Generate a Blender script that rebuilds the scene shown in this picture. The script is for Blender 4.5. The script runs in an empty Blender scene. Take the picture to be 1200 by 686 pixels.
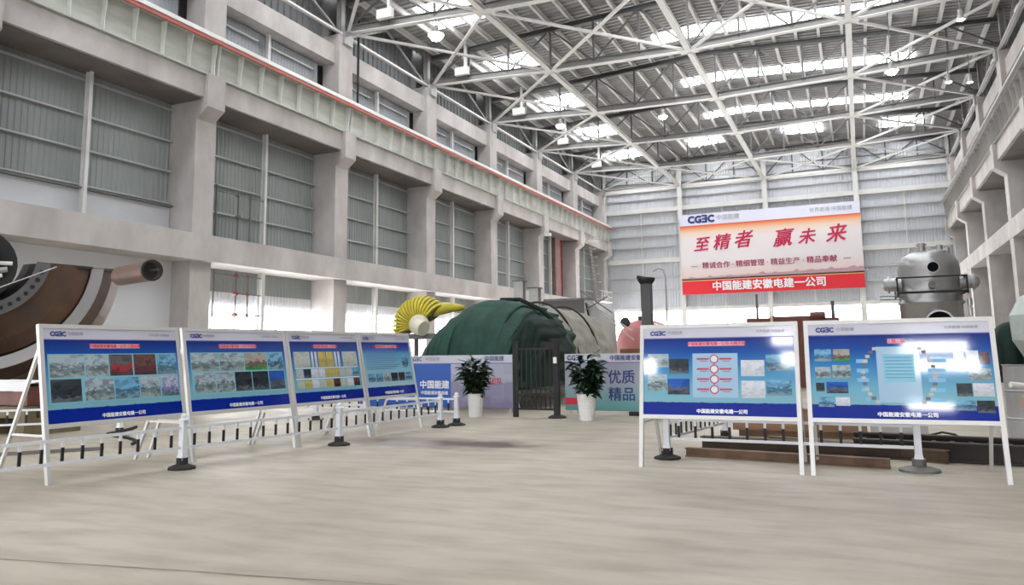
import bpy, math, random
from mathutils import Vector, Matrix, noise
random.seed(4)
PI = math.pi
S = bpy.context.scene
COL = S.collection

# ------------------------------------------------------------------ camera
cam_d = bpy.data.cameras.new('camera'); cam = bpy.data.objects.new('camera', cam_d); COL.objects.link(cam)
S.camera = cam
cam_d.sensor_width = 36.0; cam_d.sensor_fit = 'HORIZONTAL'
cam_d.lens = 36.0*905.5/1200.0
cam_d.shift_y = -48.0/1200.0
cam_d.clip_end = 400
pan, pit, rol = .4204, .1303, -.0125
fw = Vector((-math.sin(pan)*math.cos(pit), math.cos(pan)*math.cos(pit), math.sin(pit)))
r0 = Vector((math.cos(pan), math.sin(pan), 0)); u0 = r0.cross(fw)
rr = r0*math.cos(rol)+u0*math.sin(rol); uu = -r0*math.sin(rol)+u0*math.cos(rol)
mw = Matrix((rr, uu, -fw)).transposed().to_4x4(); mw.translation = Vector((0, 0, 1.6))
cam.matrix_world = mw

# ------------------------------------------------------------------ world, exposure
w = bpy.data.worlds.new('daylight'); S.world = w; w.use_nodes = True
bg = w.node_tree.nodes['Background']; bg.inputs[0].default_value = (.93, .96, 1, 1); bg.inputs[1].default_value = 3.0
S.view_settings.view_transform = 'Standard'; S.view_settings.look = 'None'
S.view_settings.gamma = 1; S.view_settings.use_curve_mapping = False
S.view_settings.exposure = 0.40
SKY_E = 12.5       # brightness of the translucent roof lights
WIN_E = 6.0        # brightness of the ground level daylight glazing
LAMP_E = 60.0

# ------------------------------------------------------------------ materials
MATS = {}
def nt(m): return m.node_tree.nodes, m.node_tree.links
def mat(name, col, rough=.6, metal=0, noise_amt=0, scale=3, col2=None, bump=0, emit=0, stretch=None, spec=.5, bscale=None):
    if name in MATS: return MATS[name]
    m = bpy.data.materials.new(name); m.use_nodes = True; N, L = nt(m)
    b = N['Principled BSDF']; b.inputs['Roughness'].default_value = rough; b.inputs['Metallic'].default_value = metal
    b.inputs['Specular IOR Level'].default_value = spec
    b.inputs['Base Color'].default_value = (*col, 1)
    if emit:
        b.inputs['Emission Color'].default_value = (*col, 1); b.inputs['Emission Strength'].default_value = emit
    if noise_amt or bump:
        tc = N.new('ShaderNodeTexCoord'); mp = N.new('ShaderNodeMapping'); L.new(tc.outputs['Object'], mp.inputs[0])
        if stretch: mp.inputs['Scale'].default_value = stretch
        nz = N.new('ShaderNodeTexNoise'); nz.inputs['Scale'].default_value = scale; nz.inputs['Detail'].default_value = 6
        nz.inputs['Roughness'].default_value = .6
        L.new(mp.outputs[0], nz.inputs['Vector'])
        if noise_amt:
            cr = N.new('ShaderNodeValToRGB'); c2 = col2 or tuple(c*(1-noise_amt) for c in col)
            cr.color_ramp.elements[0].color = (*c2, 1); cr.color_ramp.elements[1].color = (*col, 1)
            cr.color_ramp.elements[0].position = .3; cr.color_ramp.elements[1].position = .65
            L.new(nz.outputs[0], cr.inputs[0]); L.new(cr.outputs[0], b.inputs['Base Color'])
        if bump:
            bp = N.new('ShaderNodeBump'); bp.inputs['Strength'].default_value = bump; bp.inputs['Distance'].default_value = .05
            if bscale:
                n2 = N.new('ShaderNodeTexNoise'); n2.inputs['Scale'].default_value = bscale; L.new(mp.outputs[0], n2.inputs['Vector']); L.new(n2.outputs[0], bp.inputs['Height'])
            else: L.new(nz.outputs[0], bp.inputs['Height'])
            L.new(bp.outputs[0], b.inputs['Normal'])
    MATS[name] = m; return m

concrete = mat('concrete', (.585, .555, .54), .85, 0, .30, .55, col2=(.40, .37, .36), bump=.2, bscale=3, stretch=(1, 1, .6))
concrete_dk = mat('concrete_shade_tone', (.20, .175, .165), .9, 0, .3, .6)  # dark copy of concrete with shade put into its colour
clad_dk = mat('cladding_upper_shade', (.16, .165, .17), .6, .1, .2, .5)  # darkened cladding copy, shade near the eaves put into the colour
clad = mat('cladding_steel', (.33, .36, .355), .5, .2, .15, .5, stretch=(1, 1, .2))
clad_lt = mat('cladding_light', (.62, .635, .66), .5, .1, .1, .5)
clad_back = mat('cladding_back', (.62, .64, .685), .45, .1, .08, .3, stretch=(1, 1, .3))
web_m = mat('truss_web_shade', (.12, .12, .12), .55, .2, .15, 1.0)  # dark colour stands in for the backlit shade on truss members
steel_w = mat('white_painted_steel', (.74, .735, .72), .45, .1, .12, 1.2)
steel_g = mat('grey_painted_steel', (.46, .455, .45), .55, .2, .2, 1.0)
steel_d = mat('dark_steel', (.19, .185, .18), .6, .3, .3, 1.5)
girt_m = mat('girt_steel', (.52, .53, .54), .5, .2)
girder_green = mat('girder_primer', (.60, .62, .575), .6, .1, .22, .9, col2=(.42, .44, .39), stretch=(1, .4, 2))
white_paint = mat('white_enamel', (.82, .82, .8), .4)
red_paint = mat('red_enamel', (.55, .11, .09), .5, 0, .35, 2, col2=(.42, .16, .13))
rust = mat('rusty_casting', (.17, .085, .05), .55, .35, .6, .9, col2=(.07, .06, .055), bump=.3, bscale=5)
rust2 = mat('brown_primer_casting', (.155, .10, .085), .5, .3, .4, .8, col2=(.08, .05, .04))
cast_dk = mat('dark_casting', (.085, .08, .082), .45, .5, .4, 1.2)
machined = mat('machined_steel', (.62, .63, .65), .28, .9)
dark_hole = mat('dark_opening', (.008, .008, .008), 1, 0, spec=0)
black_m = mat('black_iron', (.012, .012, .013), .6, .1)
rubber = mat('black_rubber', (.025, .023, .022), .8, 0, .3, 8)
alu = mat('aluminium_frame', (.60, .60, .59), .4, .25)
fence_w = mat('fence_white', (.72, .75, .80), .35)
board_white = mat('board_backing', (.7, .7, .7), .6)
green_tarp = mat('green_tarpaulin', (.013, .066, .046), .8, 0, .5, 1.6, col2=(.007, .034, .026), bump=.6, bscale=2.4)
green_dark = mat('dark_green_tarpaulin', (.008, .026, .019), .95, 0, .5, 2, bump=.5)
khaki = mat('khaki_tarpaulin', (.30, .285, .235), .75, 0, .3, 1.1, col2=(.19, .185, .15), bump=.5, bscale=1.8)
yellow = mat('yellow_duct_fabric', (.68, .58, .06), .5, 0, .25, 3)
cream = mat('cream_fabric', (.78, .74, .58), .6)
pink_paint = mat('red_primer_tank', (.60, .22, .22), .55, 0, .25, 1)
brown_box = mat('brown_board', (.26, .13, .06), .7, 0, .3, 2)
redbrown = mat('red_brown_iron', (.20, .07, .055), .6, .1, .4, 2)
container = mat('grey_casing_sheet', (.12, .115, .11), .55, .1, .25, 1)
container_lt = mat('pale_casing_sheet', (.50, .50, .49), .6, 0, .2, 1)
pillar_m = mat('dark_pillar_paint', (.085, .085, .088), .6, 0, .2, 3)
vessel_m = mat('vessel_steel', (.46, .46, .465), .36, .75, .25, 1.2, bump=.08)
sheet_pale = mat('pale_green_sheet', (.47, .53, .50), .5, 0, .2, 2, bump=.4)
pot_m = mat('white_pot', (.80, .80, .80), .35)
soil_m = mat('soil', (.03, .022, .015), .9)
leaf_m = mat('dark_leaf', (.016, .042, .018), .35, 0, .5, 9, col2=(.006, .016, .008))
stem_m = mat('stem', (.05, .05, .02), .7)
ibeam_m = mat('rusty_beam', (.20, .125, .08), .65, .3, .4, 3, col2=(.10, .06, .04))
wood = mat('plywood', (.32, .19, .11), .7, 0, .3, 2, stretch=(1, 4, 6))
sheet_w = mat('white_sheet', (.75, .75, .76), .7)
fix_m = mat('fixture_white', (.78, .78, .76), .5)
sky_panel = mat('translucent_roof_panel', (.96, .98, 1), .5, emit=SKY_E)
win_panel = mat('daylight_glazing', (.96, .98, 1), .5, emit=WIN_E)
lamp_glow = mat('lamp_glow', (1, .97, .92), .5, emit=LAMP_E)
lamp_small = mat('lamp_glow_small', (1, .93, .82), .5, emit=20)
red_pipe = mat('red_pipe', (.36, .09, .08), .5, 0, .3, 3)
blue_txt = mat('print_navy', (.03, .045, .20), .5)
red_txt = mat('print_red', (.62, .02, .05), .5)
white_txt = mat('print_white', (.85, .87, .92), .4)
pinkpill = mat('print_pink', (.72, .42, .55), .4)
grey_txt = mat('print_grey', (.30, .30, .36), .5)
header_m = mat('print_header', (.54, .54, .63), .12)
line_m = mat('print_line', (.12, .10, .35), .4)

def floor_mat():
    m = bpy.data.materials.new('concrete_floor'); m.use_nodes = True; N, L = nt(m); b = N['Principled BSDF']
    tc = N.new('ShaderNodeTexCoord')
    def nz(sc, st=(1, 1, 1), det=6):
        mp = N.new('ShaderNodeMapping'); mp.inputs['Scale'].default_value = st; L.new(tc.outputs['Object'], mp.inputs[0])
        n = N.new('ShaderNodeTexNoise'); n.inputs['Scale'].default_value = sc; n.inputs['Detail'].default_value = det; L.new(mp.outputs[0], n.inputs['Vector']); return n.outputs[0]
    a = nz(.35, (1, 1, 1), 8); cr = N.new('ShaderNodeValToRGB'); e = cr.color_ramp.elements
    e[0].position = .3; e[0].color = (.33, .288, .228, 1); e[1].position = .7; e[1].color = (.475, .43, .355, 1)
    L.new(a, cr.inputs[0])
    c2 = N.new('ShaderNodeMix'); c2.data_type = 'RGBA'; c2.blend_type = 'MULTIPLY'; c2.inputs[0].default_value = .5
    r2 = N.new('ShaderNodeValToRGB'); r2.color_ramp.elements[0].position = .35; r2.color_ramp.elements[0].color = (.6, .58, .56, 1); r2.color_ramp.elements[1].position = .6
    L.new(nz(2.2, (.5, 1.6, 1), 7), r2.inputs[0]); L.new(cr.outputs[0], c2.inputs[6]); L.new(r2.outputs[0], c2.inputs[7])
    # oily stain on the slab
    def blob(cx, cy, sx, sy, thr):
        mp = N.new('ShaderNodeMapping'); mp.vector_type = 'POINT'; mp.inputs['Location'].default_value = (-cx/sx, -cy/sy, 0); mp.inputs['Scale'].default_value = (1/sx, 1/sy, 0)
        L.new(tc.outputs['Object'], mp.inputs[0]); v = N.new('ShaderNodeVectorMath'); v.operation = 'LENGTH'; L.new(mp.outputs[0], v.inputs[0])
        ad = N.new('ShaderNodeMath'); ad.operation = 'MULTIPLY_ADD'; L.new(nz(1.6), ad.inputs[0]); ad.inputs[1].default_value = 1.5; L.new(v.outputs['Value'], ad.inputs[2])
        rp = N.new('ShaderNodeMapRange'); rp.inputs[1].default_value = thr+.5; rp.inputs[2].default_value = thr; L.new(ad.outputs[0], rp.inputs[0]); return rp.outputs[0]
    last = c2.outputs[2]
    for args, c, f in (((-7.1, 12.5, 2.0, .75, 1.45), (.20, .155, .13), .8), ((-6.35, 12.55, .95, .42, 1.45), (.07, .045, .04), .95), ((-7.7, 12.2, .8, .5, 1.3), (.30, .27, .30), .6), ((-5, 14.6, 2.5, .4, 1.3), (.33, .27, .23), .5)):
        mx = N.new('ShaderNodeMix'); mx.data_type = 'RGBA'; k = N.new('ShaderNodeMath'); k.operation = 'MULTIPLY'; k.inputs[1].default_value = f
        L.new(blob(*args), k.inputs[0]); L.new(k.outputs[0], mx.inputs[0]); L.new(last, mx.inputs[6]); mx.inputs[7].default_value = (*c, 1); last = mx.outputs[2]
    L.new(last, b.inputs['Base Color'])
    b.inputs['Roughness'].default_value = .55
    rr_ = N.new('ShaderNodeMapRange'); L.new(nz(1.1), rr_.inputs[0]); rr_.inputs[3].default_value = .32; rr_.inputs[4].default_value = .72; L.new(rr_.outputs[0], b.inputs['Roughness'])
    bp = N.new('ShaderNodeBump'); bp.inputs['Strength'].default_value = .12; bp.inputs['Distance'].default_value = .03; L.new(nz(5), bp.inputs['Height']); L.new(bp.outputs[0], b.inputs['Normal'])
    return m

def ramp_mat(name, stops, axis='Z', sky=None, rough=.05):
    """printed gradient along the generated axis; sky = (height, amplitude, colour below) gives a city skyline edge"""
    m = bpy.data.materials.new(name); m.use_nodes = True; N, L = nt(m); b = N['Principled BSDF']
    tc = N.new('ShaderNodeTexCoord'); sp = N.new('ShaderNodeSeparateXYZ'); L.new(tc.outputs['Generated'], sp.inputs[0])
    cr = N.new('ShaderNodeValToRGB'); e = cr.color_ramp.elements
    while len(e) < len(stops): e.new(.5)
    for i, (p, c) in enumerate(stops): e[i].position = p; e[i].color = (*c, 1)
    L.new(sp.outputs[axis], cr.inputs[0]); last = cr.outputs[0]
    if sky:
        h, amp, c = sky
        mp = N.new('ShaderNodeMapping'); mp.inputs['Scale'].default_value = (14, 0, 0); L.new(tc.outputs['Generated'], mp.inputs[0])
        n = N.new('ShaderNodeTexNoise'); n.inputs['Scale'].default_value = 1; n.inputs['Detail'].default_value = 9; n.inputs['Roughness'].default_value = .75; L.new(mp.outputs[0], n.inputs['Vector'])
        ma = N.new('ShaderNodeMath'); ma.operation = 'MULTIPLY_ADD'; L.new(n.outputs[0], ma.inputs[0]); ma.inputs[1].default_value = amp; ma.inputs[2].default_value = h-amp/2
        lt = N.new('ShaderNodeMath'); lt.operation = 'LESS_THAN'; L.new(sp.outputs[axis], lt.inputs[0]); L.new(ma.outputs[0], lt.inputs[1])
        mx = N.new('ShaderNodeMix'); mx.data_type = 'RGBA'; L.new(lt.outputs[0], mx.inputs[0]); L.new(last, mx.inputs[6]); mx.inputs[7].default_value = (*c, 1); last = mx.outputs[2]
    L.new(last, b.inputs['Base Color']); b.inputs['Roughness'].default_value = rough
    return m
def photo_mat(name, top, mid, bot, scale=4, dark=.75, rough=.06):
    """a printed photograph too small to read: sky, broken middle ground, foreground"""
    m = bpy.data.materials.new(name); m.use_nodes = True; N, L = nt(m); b = N['Principled BSDF']
    tc = N.new('ShaderNodeTexCoord'); sp = N.new('ShaderNodeSeparateXYZ'); L.new(tc.outputs['Generated'], sp.inputs[0])
    oi = N.new('ShaderNodeObjectInfo'); om = N.new('ShaderNodeMath'); om.operation = 'MULTIPLY'; om.inputs[1].default_value = 37; L.new(oi.outputs['Random'], om.inputs[0])
    va = N.new('ShaderNodeVectorMath'); va.operation = 'ADD'; L.new(tc.outputs['Generated'], va.inputs[0]); L.new(om.outputs[0], va.inputs[1])
    vo = N.new('ShaderNodeTexVoronoi'); vo.inputs['Scale'].default_value = scale; vo.distance = 'CHEBYCHEV'; L.new(va.outputs[0], vo.inputs['Vector'])
    nz = N.new('ShaderNodeTexNoise'); nz.inputs['Scale'].default_value = scale*1.3; nz.inputs['Detail'].default_value = 5; L.new(va.outputs[0], nz.inputs['Vector'])
    ad = N.new('ShaderNodeMath'); ad.operation = 'MULTIPLY_ADD'; L.new(nz.outputs[0], ad.inputs[0]); ad.inputs[1].default_value = 1.0; L.new(sp.outputs['Z'], ad.inputs[2])
    cr = N.new('ShaderNodeValToRGB'); e = cr.color_ramp.elements; e.new(.5); e.new(.6)
    for i, (p, c) in enumerate(((.62, bot), (.78, mid), (1.0, mid), (1.08/1.1, top))): e[i].position = p; e[i].color = (*c, 1)
    L.new(ad.outputs[0], cr.inputs[0])
    mx = N.new('ShaderNodeMix'); mx.data_type = 'RGBA'; mx.blend_type = 'MULTIPLY'; mx.inputs[0].default_value = dark
    cv = N.new('ShaderNodeValToRGB'); cv.color_ramp.elements[0].color = (.15, .15, .18, 1); cv.color_ramp.elements[1].color = (1.0, 1.0, 1.0, 1); cv.color_ramp.elements[1].position = .6
    L.new(vo.outputs['Color'], cv.inputs[0]); L.new(cr.outputs[0], mx.inputs[6]); L.new(cv.outputs[0], mx.inputs[7]); L.new(mx.outputs[2], b.inputs['Base Color'])
    b.inputs['Roughness'].default_value = rough
    return m
PH = {
 'grey': photo_mat('photo_grey', (.35, .45, .50), (.16, .22, .24), (.30, .38, .38), 5),
 'blue': photo_mat('photo_blue', (.16, .40, .62), (.06, .16, .26), (.20, .33, .40), 4),
 'red': photo_mat('photo_red', (.10, .09, .10), (.30, .02, .03), (.05, .04, .05), 3),
 'dark': photo_mat('photo_dark', (.03, .04, .05), (.035, .04, .06), (.10, .13, .14), 4),
 'green': photo_mat('photo_green', (.35, .33, .30), (.16, .10, .08), (.05, .33, .10), 3),
 'lilac': photo_mat('photo_lilac', (.40, .45, .62), (.25, .22, .40), (.10, .20, .22), 6),
 'yellow': photo_mat('photo_yellow', (.50, .44, .12), (.42, .35, .08), (.45, .38, .14), 4, .25),
 'cert': photo_mat('photo_cert', (.45, .52, .50), (.48, .48, .40), (.38, .46, .48), 7, .35),
 'white': photo_mat('photo_white', (.62, .66, .72), (.55, .58, .64), (.5, .55, .6), 6, .3),
 'maroon': photo_mat('photo_maroon', (.12, .05, .04), (.10, .02, .03), (.05, .02, .03), 4),
 'sky': photo_mat('photo_sky', (.02, .10, .45), (.10, .12, .16), (.05, .07, .10), 3),
}
poster_body = ramp_mat('poster_body', [(0, (.002, .02, .22)), (.14, (.003, .03, .30)), (.17, (.20, .42, .50)), (.34, (.15, .40, .54)), (.62, (.035, .21, .48)), (.82, (.006, .07, .34)), (1, (.003, .02, .20))], sky=(.165, .05, (.002, .02, .27)))
poster_body2 = ramp_mat('poster_body_pale', [(0, (.004, .03, .30)), (.14, (.006, .045, .38)), (.17, (.36, .55, .64)), (.5, (.22, .47, .60)), (.78, (.10, .34, .55)), (.86, (.05, .10, .40)), (1, (.02, .03, .22))], sky=(.17, .05, (.002, .02, .27)))
banner_body = ramp_mat('banner_body', [(0, (.62, .50, .52)), (.10, (.74, .60, .58)), (.3, (.78, .74, .77)), (.75, (.80, .74, .75)), (.86, (.82, .64, .52)), (.94, (.82, .36, .16)), (1, (.72, .07, .05))], rough=.6)
hoard_a = photo_mat('hoarding_print_lilac', (.42, .44, .56), (.30, .29, .44), (.24, .22, .36), 2.2, .25, .45)
hoard_b = ramp_mat('hoarding_print_teal', [(0, (.10, .30, .30)), (.3, (.20, .38, .40)), (.6, (.36, .38, .46)), (1, (.33, .34, .45))], rough=.45)
hoard_blue = mat('hoarding_blue', (.015, .10, .45), .4)
clad_white = mat('white_cladding', (.74, .76, .80), .5)

# ------------------------------------------------------------------ mesh helpers
class M:
    def __init__(s): s.v = []; s.f = []; s.mi = []; s.cur = 0
    def add(s, vs, fs):
        n = len(s.v); s.v += [tuple(v) for v in vs]; s.f += [tuple(i+n for i in f) for f in fs]; s.mi += [s.cur]*len(fs); return s
    def quad(s, a, b, c, d): return s.add([a, b, c, d], [(0, 1, 2, 3)])
    def box(s, x0, x1, y0, y1, z0, z1):
        vs = [(x, y, z) for z in (z0, z1) for y in (y0, y1) for x in (x0, x1)]
        return s.add(vs, [(0, 2, 3, 1), (4, 5, 7, 6), (0, 1, 5, 4), (2, 6, 7, 3), (0, 4, 6, 2), (1, 3, 7, 5)])
    def beam(s, p, q, a, b, up=(0, 0, 1)):
        p = Vector(p); q = Vector(q); d = (q-p)
        if d.length < 1e-6: return s
        d.normalize(); up = Vector(up)
        if abs(d.dot(up)) > .98: up = Vector((1, 0, 0))
        x = d.cross(up).normalized(); y = x.cross(d)
        vs = [c+x*i*a/2+y*j*b/2 for c in (p, q) for (i, j) in ((-1, -1), (1, -1), (1, 1), (-1, 1))]
        return s.add(vs, [(3, 2, 1, 0), (4, 5, 6, 7), (0, 1, 5, 4), (1, 2, 6, 5), (2, 3, 7, 6), (3, 0, 4, 7)])
    def hbeam(s, p, q, wdt, hgt, t=.04, up=(0, 0, 1)):
        p = Vector(p); q = Vector(q); u = Vector(up); d = (q-p).normalized(); x = d.cross(u).normalized(); u = x.cross(d)
        s.beam(p+u*(hgt/2-t/2), q+u*(hgt/2-t/2), wdt, t, up); s.beam(p-u*(hgt/2-t/2), q-u*(hgt/2-t/2), wdt, t, up)
        return s.beam(p, q, t, hgt-2*t, up)
    def ring(s, c, ax, r, n=12, ref=(0, 0, 1)):
        ax = Vector(ax).normalized(); ref = Vector(ref)
        if abs(ax.dot(ref)) > .95: ref = Vector((1, 0, 0))
        x = ax.cross(ref).normalized(); y = ax.cross(x); c = Vector(c)
        return [c+x*math.cos(2*PI*i/n)*r+y*math.sin(2*PI*i/n)*r for i in range(n)]
    def cyl(s, p, q, r, r2=None, n=12, caps=True):
        r2 = r if r2 is None else r2; d = Vector(q)-Vector(p)
        vs = s.ring(p, d, r, n)+s.ring(q, d, r2, n)
        fs = [(i, (i+1) % n, n+(i+1) % n, n+i) for i in range(n)]
        if caps: fs += [tuple(range(n-1, -1, -1)), tuple(range(n, 2*n))]
        return s.add(vs, fs)
    def tube(s, pts, r, n=8):
        pts = [Vector(p) for p in pts]; vs = []
        for i, p in enumerate(pts):
            d = (pts[min(i+1, len(pts)-1)]-pts[max(i-1, 0)]); rad = r[i] if isinstance(r, (list, tuple)) else r
            vs += s.ring(p, d, rad, n)
        fs = [(k*n+i, k*n+(i+1) % n, (k+1)*n+(i+1) % n, (k+1)*n+i) for k in range(len(pts)-1) for i in range(n)]
        fs += [tuple(range(n-1, -1, -1)), tuple(range((len(pts)-1)*n, len(pts)*n))]
        return s.add(vs, fs)
    def lathe(s, prof, c=(0, 0, 0), n=24, a0=0, a1=2*PI, ax=(0, 0, 1), ref=(1, 0, 0)):
        """prof = (radius, height along axis)"""
        ax = Vector(ax).normalized(); x = Vector(ref).normalized(); y = ax.cross(x); c = Vector(c)
        full = abs(a1-a0-2*PI) < 1e-4; k = n if full else n+1; vs = []
        for (r, h) in prof:
            for i in range(k):
                a = a0+(a1-a0)*i/n; vs.append(c+ax*h+x*r*math.cos(a)+y*r*math.sin(a))
        fs = [(j*k+i, j*k+(i+1) % k, (j+1)*k+(i+1) % k, (j+1)*k+i) for j in range(len(prof)-1) for i in range(n)]
        return s.add(vs, fs)
    def corr(s, o, a, u, La, Lu, pitch, dep):
        """trapezoidal sheet: ribs along u, repeated along a, standing out by dep along a x u"""
        o = Vector(o); a = Vector(a).normalized(); u = Vector(u).normalized(); nrm = a.cross(u)
        n = max(1, round(La/pitch)); p = La/n; pr = []
        for i in range(n):
            for t, d in ((0, 0), (.42, 0), (.52, dep), (.9, dep)): pr.append((i*p+t*p, d))
        pr.append((La, 0)); vs = []
        for t, d in pr: vs += [o+a*t+nrm*d, o+a*t+nrm*d+u*Lu]
        return s.add(vs, [(2*i, 2*i+2, 2*i+3, 2*i+1) for i in range(len(pr)-1)])
    def mesh(s, name, mats, off=(0, 0, 0), smooth=False):
        me = bpy.data.meshes.new(name); ox, oy, oz = off
        me.from_pydata([(x-ox, y-oy, z-oz) for x, y, z in s.v], [], s.f)
        if not isinstance(mats, (list, tuple)): mats = [mats]
        for m in mats: me.materials.append(m)
        if len(mats) > 1: me.polygons.foreach_set('material_index', s.mi)
        if smooth: me.polygons.foreach_set('use_smooth', [True]*len(s.f))
        me.update(); return me
ORG = {}
def link(name, me, parent=None, loc=(0, 0, 0)):
    o = bpy.data.objects.new(name, me); COL.objects.link(o); o.location = loc
    if parent is not None: o.parent = parent
    return o
def part(name, m, mats, parent, smooth=False, local=False, label=None):
    """mesh part given in world coordinates (or parent-local when local)"""
    off = (0, 0, 0) if local else ORG.get(parent.name, (0, 0, 0))
    o = link(name, m.mesh(name, mats, off, smooth), parent); ORG[o.name] = off
    if label: o['label'] = label
    return o
def share(name, me, parent, loc):
    off = ORG.get(parent.name, (0, 0, 0)); return link(name, me, parent, (loc[0]-off[0], loc[1]-off[1], loc[2]-off[2]))
def root(name, loc=(0, 0, 0), rz=0, kind=None, label=None, cat=None, group=None):
    o = bpy.data.objects.new(name, None); COL.objects.link(o); o.location = loc; o.rotation_euler = (0, 0, rz); o.empty_display_size = .2
    ORG[o.name] = tuple(loc)
    return tag(o, label, cat, group, kind)
def tag(o, label=None, cat=None, group=None, kind=None):
    if label: o['label'] = label
    if cat: o['category'] = cat
    if group: o['group'] = group
    if kind: o['kind'] = kind
    return o
def text_me(body, size, m, bold=0, shear=0, align='CENTER', spacing=1):
    """flat lettering as mesh vertices in the xz plane facing -y, returned as (verts, faces)"""
    c = bpy.data.curves.new('lettering', 'FONT'); c.body = body; c.size = size; c.offset = bold; c.shear = shear
    c.offset = 0; c.align_x = align; c.align_y = 'CENTER'; c.space_character = spacing; c.resolution_u = 2
    o = bpy.data.objects.new('lettering', c); COL.objects.link(o)
    me = bpy.data.meshes.new_from_object(o.evaluated_get(bpy.context.evaluated_depsgraph_get()))
    vs = [tuple(v.co) for v in me.vertices]; fs = [tuple(p.vertices) for p in me.polygons]
    bpy.data.objects.remove(o); bpy.data.curves.remove(c); bpy.data.meshes.remove(me)
    if bold:      # heavier strokes: the outline repeated around itself
        n = len(vs); V2 = []; F2 = []
        for k in range(6):
            dx, dy = bold*math.cos(k*PI/3), bold*math.sin(k*PI/3)
            V2 += [(x+dx, y+dy, k*size*.0015) for x, y, z in vs]; F2 += [tuple(i+n*k for i in f) for f in fs]
        vs, fs = V2, F2
    return vs, fs

# ================================================================== SETTING
XL, XR = -26.2, 8.8          # column faces
CX = -8.7
Y0, Y1 = -14.5, 86.0
def mir(x, side): return x if side < 0 else 2*CX-x

fl = M(); fl.box(-30, 12.5, -16, 88, -.3, 0); floor = link('floor', fl.mesh('floor', floor_mat())); tag(floor, kind='structure')
jm = mat('joint_sealant', (.27, .24, .20), .9, 0, .4, 6)
# saw-cut joints of the slab, thin recess strips
for (a, b_, wd) in (((-8.3, 3.9), (1.3, 5.6), .022), ((-30, 19.9), (12, 19.9), .03), ((-14.8, -10), (-14.8, 80), .03), ((4.2, -10), (4.2, 80), .03)):
    q = M()
    pts = []
    n = 40
    d = Vector((b_[0]-a[0], b_[1]-a[1], 0)); L_ = d.length; d.normalize(); nn = Vector((-d.y, d.x, 0))
    vs = []
    for i in range(n+1):
        p = Vector((a[0], a[1], .0025))+d*L_*i/n+nn*(noise.noise((i*.4, a[0], 1))*.03 if wd < .025 else 0)
        ww = wd*(.3+.9*abs(noise.noise((i*.9, 3, a[1])))) if wd < .025 else wd*.5
        vs += [p-nn*ww, p+nn*ww]
    q.add(vs, [(2*i, 2*i+2, 2*i+3, 2*i+1) for i in range(n)])
    part('slab_joint', q, jm, floor)

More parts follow.
